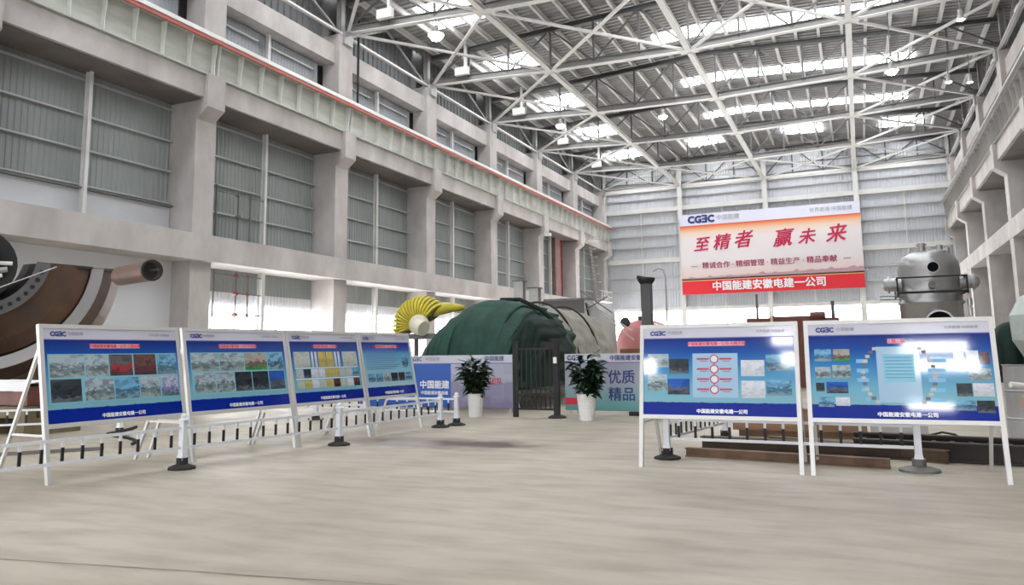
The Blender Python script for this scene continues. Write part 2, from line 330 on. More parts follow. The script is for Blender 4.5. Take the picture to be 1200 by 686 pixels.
def side_wall(side):
    nm = 'wall_left' if side < 0 else 'wall_right'
    W = root(nm, kind='structure')
    X = lambda x: mir(x, side)
    def bx(name, x0, x1, y0, y1, z0, z1, m, lab=None):
        q = M(); a, b_ = sorted((X(x0), X(x1))); q.box(a, b_, y0, y1, z0, z1); return part(name, q, m, W, label=lab)
    zb0, zb1 = (5.73, 6.88) if side < 0 else (8.15, 9.25)
    xb = -25.75 if side < 0 else -26.15
    q = M(); q.box(*sorted((X(-28.0), X(-28.15))), -15, 86.6, 0, 24.4); part('outer_skin', q, steel_d, W)
    # cladding, mullions, girts bay by bay
    for k in range(-5, 6):
        ya, yb = 35.15+10*(k-0), 45.15+10*(k-0)
        if k == 5: yb = 86
        ymid = (ya+yb)/2
        for (u0, u1) in ((ya+.6, ymid), (ymid, yb-.6)):
            # upper storey between band and crane beam
            q = M(); lo = zb1 if k != -2 or side > 0 else 8.25
            if side < 0: q.corr((X(-27.75), u0, lo), (0, 1, 0), (0, 0, 1), u1-u0, 14-lo, .25, .03)
            else: q.corr((X(-27.75), u1, lo), (0, -1, 0), (0, 0, 1), u1-u0, 14-lo, .25, .03)
            part('cladding_panel', q, clad, W)
            q = M()
            if side < 0: q.corr((X(-27.6), u0, 16.1), (0, 1, 0), (0, 0, 1), u1-u0, 2.2, .25, .03)
            else: q.corr((X(-27.6), u1, 16.1), (0, -1, 0), (0, 0, 1), u1-u0, 2.2, .25, .03)
            part('cladding_panel', q, mat('window_strip_sheet', (.36, .38, .41), .4, .2) if side < 0 else clad, W)  # left sheet darkened, upper wall shade put into its colour
            zlist = (8.35, 9.78, 11.15, 12.6) if k == -2 or k == -3 else (8.4, 9.75, 11.12, 12.6)
            for z in zlist:
                if z < zb1: continue
                q = M(); q.beam((X(-27.6), u0, z), (X(-27.6), u1, z), .14, .065); part('girt', q, girt_m, W)
            q = M(); q.beam((X(-27.45), u0+.3, 17.75), (X(-27.45), u1-.6, 17.75), .12, .07); part('girt', q, steel_w, W)
        if side < 0 and k == -2:
            q = M(); q.box(-27.75, -27.55, ya+.6, yb-.6, zb1, 8.2); part('upstand_panel', q, clad_lt, W)
            q = M(); q.beam((-27.45, ya+.6, 8.2), (-27.45, yb-.6, 8.2), .2, .08); part('girt', q, steel_d, W)
        q = M(); q.hbeam((X(-27.3), ymid, zb1), (X(-27.3), ymid, 12.97), .15, .26, .03, up=(1, 0, 0)); part('mullion', q, steel_w, W)
        q = M(); q.beam((X(-27.3), ymid, 16.1), (X(-27.3), ymid, 18.3), .16, .2); part('mullion', q, steel_w, W)
    # columns: lower stem, corbel, upper stem
    for k in range(-5, 6):
        y = 35.15+10*k
        if y > 86: continue
        if k == 5: y = 84.9
        q = M(); xs = sorted((X(XL), X(-27.9)))
        q.box(xs[0], xs[1], y-.58, y+.58, 0, 14.0)
        c = part('column', q, concrete, W)
        q = M(); a, b_ = X(-25.55), X(-26.3)
        ya, yb = y-.6, y+.42
        prof = [(a, 14.05), (a, 12.55), (X(-26.0), 12.2), (b_, 12.0), (b_, 14.05)]
        vs = [(x, yy, z) for yy in (ya, yb) for (x, z) in prof]
        n = 5; q.add(vs, [(0, 1, 2, 3, 4), (9, 8, 7, 6, 5)]+[(i, i+5, (i+1) % 5+5, (i+1) % 5) for i in range(5)])
        part('corbel', q, concrete, W)
        q = M(); xs = sorted((X(-26.45), X(-27.6)))
        q.box(xs[0], xs[1], y-.1, y+1.2, 14.0, 20.1); part('upper_column', q, concrete, W)
        q = M(); q.box(*sorted((X(-26.3), X(-26.46))), y+.2, y+1.0, 19.6, 20.35); part('truss_seat', q, steel_g, W)
        q = M(); q.hbeam((X(-26.9), y+.6, 20.1), (X(-26.9), y+.6, 23.1), .35, .35, .04, up=(1, 0, 0)); part('steel_post', q, steel_g, W)
    for k in range(-5, 6):
        ya, yb = 35.15+10*k, min(45.15+10*k, 86)
        if k == 5: continue
        # concrete runway beam
        bx('runway_beam', -25.78, -27.2, ya+.42, yb-.6, 12.97, 13.98, concrete)
        bx('beam_soffit', -25.95, -27.7, ya+.58, yb-.58, 12.9, 12.96, concrete_dk)  # dark sheet under the beam, soffit shade put into its colour
        # middle band beam
        bx('band_beam', xb, -27.9, ya, yb, zb0, zb1, concrete)
        # upper wall
        bx('upper_beam', -26.75, -27.8, ya+1.2, yb-.1, 18.35, 19.45, concrete)
        bx('window_sill', -26.9, -27.8, ya+1.2, yb-.1, 15.5, 16.1, concrete)
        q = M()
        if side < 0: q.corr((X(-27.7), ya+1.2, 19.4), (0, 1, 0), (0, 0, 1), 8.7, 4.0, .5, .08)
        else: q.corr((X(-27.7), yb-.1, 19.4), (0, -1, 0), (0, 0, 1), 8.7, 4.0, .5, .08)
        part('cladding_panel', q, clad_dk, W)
        q = M(); q.beam((X(-26.75), ya+1, 20.35), (X(-26.75), yb+1, 20.35), .16, .16); q.beam((X(-26.5), ya+1.2, 20.2), (X(-26.5), yb+.8, 20.2), .12, .1); part('eaves_tie', q, steel_w, W)
        q = M(); q.beam((X(-27.0), ya+1, 20.3), (X(-27.0), ya+5.6, 22.6), .12, .12); q.beam((X(-27.0), yb+1, 20.3), (X(-27.0), ya+5.6, 22.6), .12, .12); part('wall_brace', q, steel_g, W)
    # ground storey
    for k in range(-5, 5):
        ya, yb = 35.15+10*k+.58, 45.15+10*k-.58
        if side < 0:
            if k == -2:
                bx('white_partition', -27.3, -27.7, ya, yb, 0, 5.75, clad_white)
                continue
            ymid = (ya+yb)/2
            for (u0, u1) in ((ya, ymid), (ymid, yb)):
                q = M(); q.corr((-27.75, u0, 4.65), (0, 1, 0), (0, 0, 1), u1-u0, 1.1, .25, .03); part('cladding_panel', q, clad, W)
                q = M(); q.corr((-27.75, u0, 4.0), (0, 1, 0), (0, 0, 1), u1-u0, .65, .25, .03); part('cladding_panel', q, clad_white, W)
            q = M(); q.box(-27.75, -27.65, ya, yb, .2, 4.0); part('daylight_glazing', q, win_panel, W)
            q = M()
            for i in range(1, 6): yy = ya+(yb-ya)*i/6; q.beam((-27.6, yy, .2), (-27.6, yy, 4.0), .08, .08)
            part('glazing_bars', q, steel_w, W)
            q = M(); q.hbeam((-27.3, ymid, 0), (-27.3, ymid, zb0), .22, .3, .03, up=(1, 0, 0)); part('mullion', q, steel_w, W)
        else:
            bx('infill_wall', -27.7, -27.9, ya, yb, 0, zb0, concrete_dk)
    return W
WL = side_wall(-1)
WR = side_wall(1)

# back wall
WB = root('wall_back', (CX, Y1, 0), kind='structure')
xs4 = [-26.7, -17.6, -8.45, .5, 9.3]
for i in range(4):
    xa, xb_ = xs4[i], xs4[i+1]; xm = (xa+xb_)/2
    for (a, b_) in ((xa, xm), (xm, xb_)):
        q = M(); q.corr((a, Y1+.35, 6.3), (1, 0, 0), (0, 0, 1), b_-a, 17.2, .3, .03); part('cladding_panel', q, clad_back, WB)
        q = M(); q.box(a, b_, Y1+.3, Y1+.38, .3, 6.2); part('daylight_glazing', q, win_panel, WB)
    for z, d, hh, m in ((20.0, .35, .45, steel_w), (18.9, .25, .12, girt_m), (17.55, .45, .5, steel_w), (16.0, .28, .14, girt_m), (14.65, .28, .14, girt_m), (13.35, .28, .14, girt_m), (11.75, .45, .5, steel_w), (9.9, .28, .14, girt_m), (8.4, .28, .14, girt_m), (6.2, .4, .35, steel_w), (21.5, .25, .14, girt_m), (22.6, .25, .14, girt_m)):
        q = M(); q.box(xa+.2, xb_-.2, Y1+.3-d, Y1+.3, z-hh/2, z+hh/2); part('girt', q, m, WB)
    if i in (0, 1, 2, 3):
        q = M(); q.cyl((xm, Y1-.05, 0), (xm, Y1-.05, 17.5), .07, n=8); part('sag_post', q, steel_w, WB)
for x in xs4[1:4]:
    q = M(); q.hbeam((x, Y1-.1, 0), (x, Y1-.1, 23.2), .5, .5, .05, up=(0, 1, 0)); part('wall_column', q, steel_w, WB)
q = M(); q.hbeam((-26.4, Y1-.1, 0), (-26.4, Y1-.1, 23.2), .3, .3, .04, up=(0, 1, 0)); part('wall_column', q, steel_w, WB)
q = M(); q.hbeam((9.0, Y1-.1, 0), (9.0, Y1-.1, 23.2), .3, .3, .04, up=(0, 1, 0)); part('wall_column', q, steel_w, WB)
for gx in (-22.2, -20.6, -13.0, -3.9, 4.6):
    q = M()
    for i in range(6): q.box(gx-.75+i*.27, gx-.62+i*.27, Y1+.1, Y1+.2, 21.0, 21.9)
    part('gable_louvre', q, white_paint, WB)
q = M(); q.box(-28.1, 10.7, Y1+.5, Y1+.7, 6.2, 24.6); part('outer_skin', q, clad_lt, WB)
# wall behind the camera, with its wide door opening and unseen glowing panes added for the board glare
WF = root('wall_front', (CX, -15, 0), kind='structure')
q = M(); q.box(-28, 10.5, -15, -14.7, 5.6, 24.5); q.box(-28, -16, -15, -14.7, 0, 5.6); part('front_cladding', q, clad_lt, WF)
q = M(); q.box(-16, 10.5, -15, -14.9, 0, 5.6); part('door_daylight', q, mat('open_door_daylight', (.98, .98, 1), .5, emit=3.2), WF)
pane_m = mat('glare_pane_glow', (.96, .98, 1), .5, emit=30)
for (xa, xb_, za, zb_) in ((-3.8, -2.9, 10.7, 11.6), (-3.4, -2.4, 9.7, 10.3), (-10.1, -9.3, 9.3, 10.0), (2.7, 5.2, 10.3, 10.75), (2.5, 5.6, 9.45, 9.95), (2.7, 4.4, 7.75, 8.0)):
    q = M(); q.box(xa, xb_, -14.72, -14.65, za, zb_); part('glare_pane', q, pane_m, WF)

# ------------------------------------------------------------------ ceiling
CE = root('ceiling', (CX, 36, 22.5), kind='structure')
def roof_z(x): return 23.95-abs(x-CX)*.052       # underside of the deck
def top_z(x): return roof_z(x)-.55               # centre of the top chord
def bot_z(x):
    t = min(1, abs(x-CX)/9.0); t2 = max(0, min(1, (abs(x-CX)-9.0)/9.0)); return 19.84+.2*t+.42*t2
px = [-26.4+i*(17.7*2)/24 for i in range(25)]
TR = [36.04+10*j for j in range(-3, 6)]
for y in TR:
    T = root('roof_truss', (CX, y, 20)); T.parent = CE; T.location = (0, y-36, -2.5); ORG[T.name] = (CX, y, 20)
    nx = [-26.69, -23.7, -20.7, -17.6, -14.6, -11.6, -8.5, -5.5, -2.5, .5, 3.5, 6.4, 9.33]
    q = M()
    for a, b_ in ((0, 3), (3, 6), (6, 9), (9, 12)):
        q.beam((nx[a], y, bot_z(nx[a])+.03), (nx[b_], y, bot_z(nx[b_])+.03), .34, .06)
    part('bottom_chord', q, steel_w, T)
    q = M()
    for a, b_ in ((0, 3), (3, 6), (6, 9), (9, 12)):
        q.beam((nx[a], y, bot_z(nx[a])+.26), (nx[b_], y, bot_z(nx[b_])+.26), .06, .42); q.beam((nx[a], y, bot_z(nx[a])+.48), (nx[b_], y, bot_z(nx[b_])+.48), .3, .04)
    part('chord_web', q, steel_g if 0 else mat('chord_web_shade', (.24, .235, .23), .5, .2, .15, 1.0), T)  # web darkened against the white flange: shaded and lit faces put into colour
    q = M()
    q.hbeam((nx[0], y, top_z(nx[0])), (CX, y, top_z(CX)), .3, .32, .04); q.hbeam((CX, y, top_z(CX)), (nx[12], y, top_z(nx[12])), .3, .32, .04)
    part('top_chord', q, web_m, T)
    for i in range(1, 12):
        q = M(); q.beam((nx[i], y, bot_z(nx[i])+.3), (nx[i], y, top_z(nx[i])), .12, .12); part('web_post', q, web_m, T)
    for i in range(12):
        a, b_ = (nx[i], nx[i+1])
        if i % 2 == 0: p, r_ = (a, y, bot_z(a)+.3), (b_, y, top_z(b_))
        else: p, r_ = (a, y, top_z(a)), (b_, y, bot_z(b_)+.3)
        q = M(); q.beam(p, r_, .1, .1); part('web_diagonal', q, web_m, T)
    for i in (0, 3, 6, 9, 12):
        q = M(); q.box(nx[i]-.55, nx[i]+.55, y-.35, y+.35, bot_z(nx[i])-.02, bot_z(nx[i])+.0); part('gusset_plate', q, steel_w, T)
# longitudinal ties and plan bracing at bottom chord level
for i, x in enumerate((-17.6, -8.5, .5)):
    for j in range(len(TR)-1):
        q = M(); q.hbeam((x, TR[j]+.2, bot_z(x)+.08), (x, TR[j+1]-.2, bot_z(x)+.08), .34, .28, .04); part('longitudinal_tie', q, steel_w, CE)
nb = (-26.6, -17.6, -8.5, .5, 9.2)
for j in range(len(TR)-1):
    for c in range(4):
        if c in (0, 3) or j in (3, 7):
            xa, xb_ = nb[c], nb[c+1]
            for (p, r_) in (((xa, TR[j]), (xb_, TR[j+1])), ((xb_, TR[j]), (xa, TR[j+1]))):
                q = M(); q.beam((p[0], p[1], bot_z(p[0])+.05), (r_[0], r_[1], bot_z(r_[0])+.05), .17, .13); part('plan_brace', q, steel_w, CE)
# purlins
for x in px:
    m_ = M(); m_.hbeam((0, 0, 0), (0, 10, 0), .18, .36, .03); pme = m_.mesh('purlin', steel_w)
    for j in range(len(TR)-1): share('purlin', pme, CE, (x, TR[j], roof_z(x)-.2))
# deck in bays, ribs running across the hall
for j in range(-5, 5):
    ya = 36.04+10*j
    for sgn in (-1, 1):
        q = M(); xe = CX+sgn*19.0; ax = Vector((xe-CX, 0, roof_z(xe)-roof_z(CX)))
        Lx = ax.length
        # ribs along ax, repeated along y
        if sgn < 0: q.corr((CX, ya, roof_z(CX)), (0, 1, 0), ax, 10, Lx, .5, .08)
        else: q.corr((CX, ya+10, roof_z(CX)), (0, -1, 0), ax, 10, Lx, .5, .08)
        part('roof_deck', q, mat('roof_deck_steel', (.36, .355, .36), .5, .1, .2, .6), CE)
eg = M(); eg.box(-28.2, 10.8, 85.9, 86.7, 23.3, 24.6); part('roof_trim', eg, steel_g, CE)
deckend = M(); deckend.box(-28.2, 10.8, -15, -13.9, 22, 24); part('roof_trim', deckend, steel_g, CE)
def skylight(x0, x1, y0, y1):
    q = M(); n = 2 if x0 < CX < x1 else 1
    xs = [x0, CX, x1] if n == 2 else [x0, x1]
    for a, b_ in zip(xs[:-1], xs[1:]):
        za, zb_ = roof_z(a)-.1, roof_z(b_)-.1
        vs = [(a, y0, za), (b_, y0, zb_), (b_, y1, zb_), (a, y1, za), (a, y0, za+.03), (b_, y0, zb_+.03), (b_, y1, zb_+.03), (a, y1, za+.03)]
        q.add(vs, [(3, 2, 1, 0), (4, 5, 6, 7), (0, 1, 5, 4), (1, 2, 6, 5), (2, 3, 7, 6), (3, 0, 4, 7)])
    part('roof_light', q, sky_panel, CE)
for j in range(-5, 5):
    yc = 36.04+10*j+5.6
    if j < 4:
        skylight(-12.2, 5.0, yc+.3, yc+1.8)
        skylight(-24.3, -20.6, yc-2.0, yc+1.3)
    else:
        for c in (-22.6, -13.6, -4.1, 4.9): skylight(c-1.9, c+1.9, yc-2, yc+1)

# ------------------------------------------------------------------ crane runway girders
for side, lab in ((-1, 'long pale green steel crane girder with red conductor bar along the left wall'), (1, 'grey steel crane girder with pale rail along the right wall')):
    X = lambda x: mir(x, side)
    G = root('crane_girder', (X(-25.67), -14, 14.0), label=lab, cat='girder')
    gm = girder_green if side < 0 else mat('girder_grey', (.40, .385, .37), .6, .1, .2, .7)
    smesh = M(); sx = -1 if side > 0 else 1
    smesh.add([(0, -.02, .06), (.2*sx, -.02, .06), (.2*sx, -.02, .5), (.34*sx, -.02, 1.55), (0, -.02, 1.55), (0, .02, .06), (.2*sx, .02, .06), (.2*sx, .02, .5), (.34*sx, .02, 1.55), (0, .02, 1.55)],
              [(0, 1, 2, 3, 4), (9, 8, 7, 6, 5), (0, 5, 6, 1), (1, 6, 7, 2), (2, 7, 8, 3), (3, 8, 9, 4)])
    sme = smesh.mesh('stiffener', mat('stiffener_primer', (.68, .69, .66), .6) if side < 0 else gm)
    for k in range(-5, 5):
        ya, yb = 35.15+10*k, 45.15+10*k
        q = M(); q.box(*sorted((X(-25.95), X(-25.91))), ya+.03, yb-.03, 14.05, 15.6); q.box(*sorted((X(-25.62), X(-26.25))), ya+.03, yb-.03, 14.0, 14.06); part('web_plate', q, gm, G)
        q = M(); q.box(*sorted((X(-25.58), X(-26.2))), ya+.01, yb-.01, 15.6, 15.66); part('top_flange', q, gm, G)
        for i in range(8):
            yy = ya+.12+i*9.76/7
            share('stiffener', sme, G, (X(-25.91), yy, 14.0))
        if side < 0:
            q = M(); q.beam((-25.5, ya, 15.6), (-25.5, yb-.12, 15.6), .1, .16); q.beam((-25.49, yb-.5, 15.62), (-25.49, yb+.1, 15.62), .12, .17); part('conductor_bar', q, red_paint, G)
        q = M(); q.box(*sorted((X(-25.42), X(-26.3))), ya, yb-.04, 15.7, 15.84 if side < 0 else 15.85); part('walkway_plate', q, white_paint if side < 0 else steel_g, G)
    q = M(); q.beam((X(-25.6), -14, 15.9), (X(-25.6), 85.5, 15.9), .11, .12); part('crane_rail', q, white_paint, G)

# ================================================================== OBJECTS
# ------------------------------------------------------------------ display boards
CN = '中国能建安徽电建一公司'
def board(loc, rz, W, Lz, lean, label, layout, title, pale=False, glass=.12, bot=.74, footer=True):
    R = root('display_board', loc, rz, label=label, cat='display board', group='display boards on A-frame stands')
    a = math.asin(lean/Lz); sa, ca = math.sin(a), math.cos(a)
    P = lambda u, s, n=0: (u, s*sa-n*ca, s*ca+n*sa)
    def slab(q, u0, u1, s0, s1, n0, n1):
        vs = [P(u, s, n) for n in (n0, n1) for s in (s0, s1) for u in (u0, u1)]
        q.add(vs, [(0, 2, 3, 1), (4, 5, 7, 6), (0, 1, 5, 4), (2, 6, 7, 3), (0, 4, 6, 2), (1, 3, 7, 5)])
    fwid = .055
    for u in (0, W-fwid):
        q = M(); slab(q, u, u+fwid, 0, Lz-.0, -.05, .012); part('side_post', q, alu, R, local=True)
    q = M(); slab(q, fwid, W-fwid, Lz-fwid, Lz, -.04, .012); part('top_rail', q, alu, R, local=True)
    q = M(); slab(q, fwid, W-fwid, bot-.03, bot+.025, -.04, .012); part('bottom_rail', q, alu, R, local=True)
    q = M(); slab(q, fwid, W-fwid, bot+.025, Lz-fwid, -.03, -.008); part('backing_sheet', q, board_white, R, local=True)
    for u in (.05, W-.05):
        t = P(u, Lz*.86, -.06); q = M(); q.beam(t, (u, t[1]+.78, .0), .045, .04, up=(1, 0, 0)); part('back_leg', q, alu, R, local=True)
        p0 = P(u, .62, -.03); tt = 1-(p0[2]/t[2]); q = M(); q.beam(p0, (u, t[1]+.78*tt, p0[2]), .02, .03); part('stay_bar', q, alu, R, local=True)
    u0, u1, s0, s1 = fwid, W-fwid, bot+.025, Lz-fwid; w_, h_ = u1-u0, s1-s0; hd = .115
    q = M(); slab(q, u0, u1, s1-hd*h_, s1, -.008, 0); part('header_strip', q, header_m, R, local=True)
    q = M(); slab(q, u0, u1, s1-hd*h_-.012, s1-hd*h_, -.008, .0012); part('header_line', q, line_m, R, local=True)
    q = M(); slab(q, u0, u1, s0, s1-hd*h_-.012, -.008, 0); B = part('poster', q, poster_body2 if pale else poster_body, R, local=True)
    def U(x): return u0+x*w_
    def V(y): return s1-y*h_
    def txt(body, x, y, size, m, bold=0, name='lettering', align='CENTER', lay=.003, shear=0, par=R, sp=1):
        vs, fs = text_me(body, size, m, bold, shear, align, sp); q = M()
        q.add([P(U(x)+vx, V(y)+vy, lay+vz) for vx, vy, vz in vs], fs); part(name, q, m, par, local=True)
    def pic(x0, x1, y0, y1, key, lay=.0015):
        q = M(); slab(q, U(x0), U(x1), V(y1), V(y0), 0, lay); part('photo', q, PH[key], B, local=True)
    def pill(x0, x1, y0, y1, m, name='panel', lay=.0014):
        q = M(); slab(q, U(x0), U(x1), V(y1), V(y0), 0, lay); part(name, q, m, B, local=True)
    txt('CGƎC', .045, .062, .085, blue_txt, .006, 'logo', 'LEFT', sp=.92)
    txt('中国能建', .165, .058, .055, grey_txt, .001, 'logo', 'LEFT')
    txt('世界能源 中国能建', .945, .058, .045, grey_txt, .001, 'slogan', 'RIGHT')
    tw = .0235*len(title)
    pill(.5-tw/2, .5+tw/2, .165, .215, pinkpill, 'title_strip')
    txt(title, .5, .191, .052, red_txt, .0015, 'title')
    if footer: txt(CN, .53, .955, .062, white_txt, .002, 'footer')
    layout(pic, pill, txt, U, V, P, B, slab)
    return R
def lay1(pic, pill, txt, U, V, P, B, slab):
    pill(.02, .985, .275, .80, mat('print_cyan', (.20, .46, .58), .08))
    for (a, b_, k) in ((.03, .262, 'grey'), (.272, .435, 'grey'), (.445, .62, 'red'), (.632, .81, 'maroon'), (.82, .985, 'blue')): pic(a, b_, .285, .525, k, .003)
    for (a, b_, k) in ((.03, .235, 'dark'), (.26, .465, 'grey'), (.475, .66, 'blue'), (.67, .83, 'grey'), (.84, .985, 'lilac')): pic(a, b_, .545, .785, k, .003)
def lay2(pic, pill, txt, U, V, P, B, slab):
    pill(.03, .975, .27, .80, mat('print_cyan', (.20, .46, .58), .08))
    for (a, b_, k) in ((.035, .295, 'grey'), (.305, .545, 'grey'), (.555, .79, 'green'), (.80, .97, 'blue')): pic(a, b_, .28, .51, k, .003)
    for (a, b_, k) in ((.05, .245, 'grey'), (.255, .43, 'grey'), (.44, .61, 'dark'), (.62, .79, 'dark'), (.80, .97, 'sky')): pic(a, b_, .53, .78, k, .003)
def lay3(pic, pill, txt, U, V, P, B, slab):
    for (a, b_, k) in ((.04, .26, 'cert'), (.28, .31, 'white'), (.33, .36, 'white'), (.38, .49, 'yellow'), (.50, .60, 'yellow'), (.62, .65, 'white'), (.67, .70, 'white'), (.74, .97, 'cert')): pic(a, b_, .27, .50, k)
    pill(.04, .97, .505, .515, white_txt); pill(.04, .97, .66, .67, white_txt)
    for i, k in enumerate(('cert', 'dark', 'white', 'white', 'yellow', 'yellow', 'cert', 'cert', 'blue')): pic(.05+i*.103, .145+i*.103, .525, .65, k)
    for i, k in enumerate(('cert', 'yellow', 'white', 'cert', 'yellow', 'maroon', 'cert', 'white', 'maroon')): pic(.05+i*.103, .145+i*.103, .68, .80, k)
def lay4(pic, pill, txt, U, V, P, B, slab):
    tl = mat('print_textline', (.06, .16, .38), .4)
    for i in range(9): pill(.06, .74-(i % 3)*.05, .29+i*.033, .301+i*.033, tl, 'text_line')
    q = M(); n = 20; c = (.86, .44)
    vs = [P(U(c[0]+.075*math.cos(2*PI*i/n)), V(c[1]+.115*math.sin(2*PI*i/n)), .002) for i in range(n)]; q.add(vs, [tuple(range(n-1, -1, -1))]); part('photo', q, PH['blue'], B, local=True)
    for i, k in enumerate(('blue', 'blue', 'grey', 'dark', 'dark', 'blue')): pic(.05+i*.155, .19+i*.155, .63, .77, k)
def lay5(pic, pill, txt, U, V, P, B, slab):
    for (a, b_, c, d, k) in ((.03, .175, .30, .46, 'grey'), (.18, .315, .36, .53, 'dark'), (.03, .165, .54, .73, 'grey'), (.17, .32, .59, .77, 'sky'), (.66, .81, .38, .56, 'white'), (.82, .97, .32, .50, 'blue'), (.66, .81, .61, .80, 'white'), (.82, .975, .60, .77, 'blue')): pic(a, b_, c, d, k)
    pill(.34, .64, .30, .80, mat('print_pale_panel', (.33, .50, .66), .08))
    rd = mat('print_dark_red', (.40, .03, .08), .3); wh = mat('print_pale', (.65, .68, .74), .3)
    q = M(); slab(q, U(.485)-.006, U(.485)+.006, V(.75), V(.36), 0, .002); part('chain_line', q, rd, B, local=True)
    for i in range(4):
        y = .365+i*.115; n = 18
        for r_, m_, l_ in ((.062, rd, .0025), (.046, wh, .0035)):
            q = M(); q.add([P(U(.485)+r_*math.cos(2*PI*j/n), V(y)+r_*math.sin(2*PI*j/n), l_) for j in range(n)], [tuple(range(n))]); part('chain_ring', q, m_, B, local=True)
        for (a, b_) in ((.37, .45), (.52, .60)): pill(a, b_, y-.012, y+.008, rd, 'arrow_bar', .003); pill(a+.02, b_-.01, y+.02, y+.028, rd, 'arrow_bar', .003)
def lay6(pic, pill, txt, U, V, P, B, slab):
    for (a, b_, c, d, k) in ((.03, .13, .27, .40, 'blue'), (.14, .235, .27, .40, 'green'), (.03, .12, .46, .58, 'grey'), (.13, .235, .44, .58, 'grey'), (.03, .08, .63, .72, 'dark'), (.09, .215, .62, .74, 'sky'), (.04, .13, .78, .90*.98, 'blue'), (.14, .22, .78, .87, 'white'),
            (.80, .855, .32, .42, 'white'), (.865, .93, .30, .44, 'white'), (.935, .985, .32, .44, 'maroon'), (.87, .985, .48, .60, 'grey'), (.80, .88, .63, .76, 'dark'), (.885, .99, .63, .76, 'white'), (.79, .89, .80, .90, 'blue'), (.895, .985, .80, .92, 'dark')): pic(a, b_, c, d, k)
    pill(.385, .62, .25, .83, mat('print_pale_panel', (.33, .50, .66), .08)); pill(.42, .59, .33, .62, mat('print_cyan2', (.16, .46, .60), .25), 'panel', .0022)
    tl = mat('print_textline', (.06, .16, .38), .4)
    for i in range(7): pill(.43, .58, .36+i*.035, .368+i*.035, tl, 'text_line', .003)
    ch = [mat('print_chain', (.46, .44, .42), .3), mat('print_chain_dark', (.10, .09, .09), .3)]
    for sgn, cx in ((-1, .46), (1, .54)):
        for i in range(12):
            an = -1.0+i*2.0/11; x = cx+sgn*.155*math.cos(an); y = .55+.33*math.sin(an)
            pill(x-.012, x+.012, y-.018, y+.014, ch[i % 3 == 1], 'chain_link', .0028)
    lb = mat('print_label', (.16, .42, .68), .3)
    for i in range(5): pill(.25+abs(i-2)*.01+.01*i, .335, .38+i*.10-.0, .42+i*.10, lb); pill(.66, .76-.006*i, .38+i*.10, .42+i*.10, lb)
Lf = [(-9.53, 6.77), (-9.40, 9.0), (-9.12, 11.12), (-8.93, 13.1), (-8.86, 14.97)]
labs = ['nearest left display board, two rows of five photos, in front of the rusty casing', 'second display board of the left row, photo of green field in its upper row', 'third display board of the left row, with rows of yellowish certificates', 'farthest left display board with text lines and an oval picture']
lays = [lay1, lay2, lay3, lay4]; tits = ['中国能建安徽电建一公司·工程业绩', '中国能建安徽电建一公司·科技创新', '中国能建安徽电建一公司·荣誉', '中国能建安徽电建一公司 企业简介·组织']
for i in range(4):
    a, b_ = Lf[i], Lf[i+1]; dx, dy = b_[0]-a[0], b_[1]-a[1]; L_ = math.hypot(dx, dy); e = .02
    board((a[0]+dx*e/L_, a[1]+dy*e/L_, 0), math.atan2(dy, dx), L_-2*e, 2.1, .42, labs[i], lays[i], tits[i], pale=(i == 3))
board((-2.93, 10.79, 0), 0.0, 2.16, 2.0, .33, 'left board of the right pair, red circle chain diagram in its centre', lay5, '中国能建安徽电建一公司·光辉历程', bot=.70)
board((-.69, 10.80, 0), .02, 2.2, 2.0, .33, 'right board of the right pair, panel of text ringed by chain links', lay6, '工程二队', bot=.70)

# ------------------------------------------------------------------ white barrier fence
def fence_post(x, y, label, h=.76, big=False):
    R = root('barrier_post', (x, y, 0), label=label, cat='fence post', group='white barrier posts on rubber bases')
    q = M(); k = 1.25 if big else 1
    q.lathe([(0, .0), (.20*k, 0), (.20*k, .03), (.13*k, .055), (.085, .07), (.085, .16), (0, .16)], (0, 0, 0), 8 if not big else 20, a0=PI/8, a1=2*PI+PI/8)
    part('rubber_base', q, rubber if not big else steel_d, R, local=True)
    q = M(); q.lathe([(.085, .13), (.062, .22), (.056, h-.09), (.056, h-.07)], n=4, a0=PI/4, a1=2*PI+PI/4); part('post_shaft', q, fence_w, R, local=True)
    q = M(); q.lathe([(.07, h-.07), (.07, h-.045), (.045, h-.04), (.035, h-.03), (.05, h-.01), (.035, h+.02), (0, h+.03)], n=12); part('post_cap', q, fence_w, R, smooth=True, local=True)
    return R
pk = M(); pk.box(-.018, .018, -.009, .009, .06, .245); pk.cur = 1; pk.box(-.019, .019, -.0095, .0095, 0, .17); pkm = pk.mesh('picket', [fence_w, black_m])
def fence_run(a, b_, label, n, z0=.30, z1=.58):
    R = root('barrier_rail', (a[0], a[1], 0), label=label, cat='fence panel', group='white barrier rails between posts')
    d = Vector((b_[0]-a[0], b_[1]-a[1], 0)); L_ = d.length; d.normalize(); ang = math.atan2(d.y, d.x)
    R.rotation_euler = (0, 0, ang)
    q = M(); q.beam((.05, 0, z1), (L_-.05, 0, z1), .03, .04); part('top_rail', q, fence_w, R, local=True)
    q = M(); q.beam((.05, 0, z0), (L_-.05, 0, z0), .03, .04); part('bottom_rail', q, fence_w, R, local=True)
    for i in range(n):
        x = L_*(i+.75)/(n+.5); link('picket', pkm, R, (x, 0, z0+.02))
    return R
PS = [(-9.42, 5.3), (-9.03, 8.47), (-8.62, 11.61), (-8.52, 15.1)]
fence_post(*PS[1], 'large white barrier post between the nearest two left boards')
fence_post(*PS[2], 'white barrier post in front of the third left board', .72)
fence_post(*PS[3], 'white barrier post at the far end of the front fence run', .70)
fence_post(-8.40, 15.62, 'white barrier post just behind and right of the end post', .70)
fence_post(-12.6, 16.0, 'white barrier post standing behind the third left board', .70)
fence_run(PS[0], PS[1], 'white barrier rail in front of the nearest left board', 12)
fence_run(PS[1], PS[2], 'white barrier rail in front of the second and third left boards', 12)
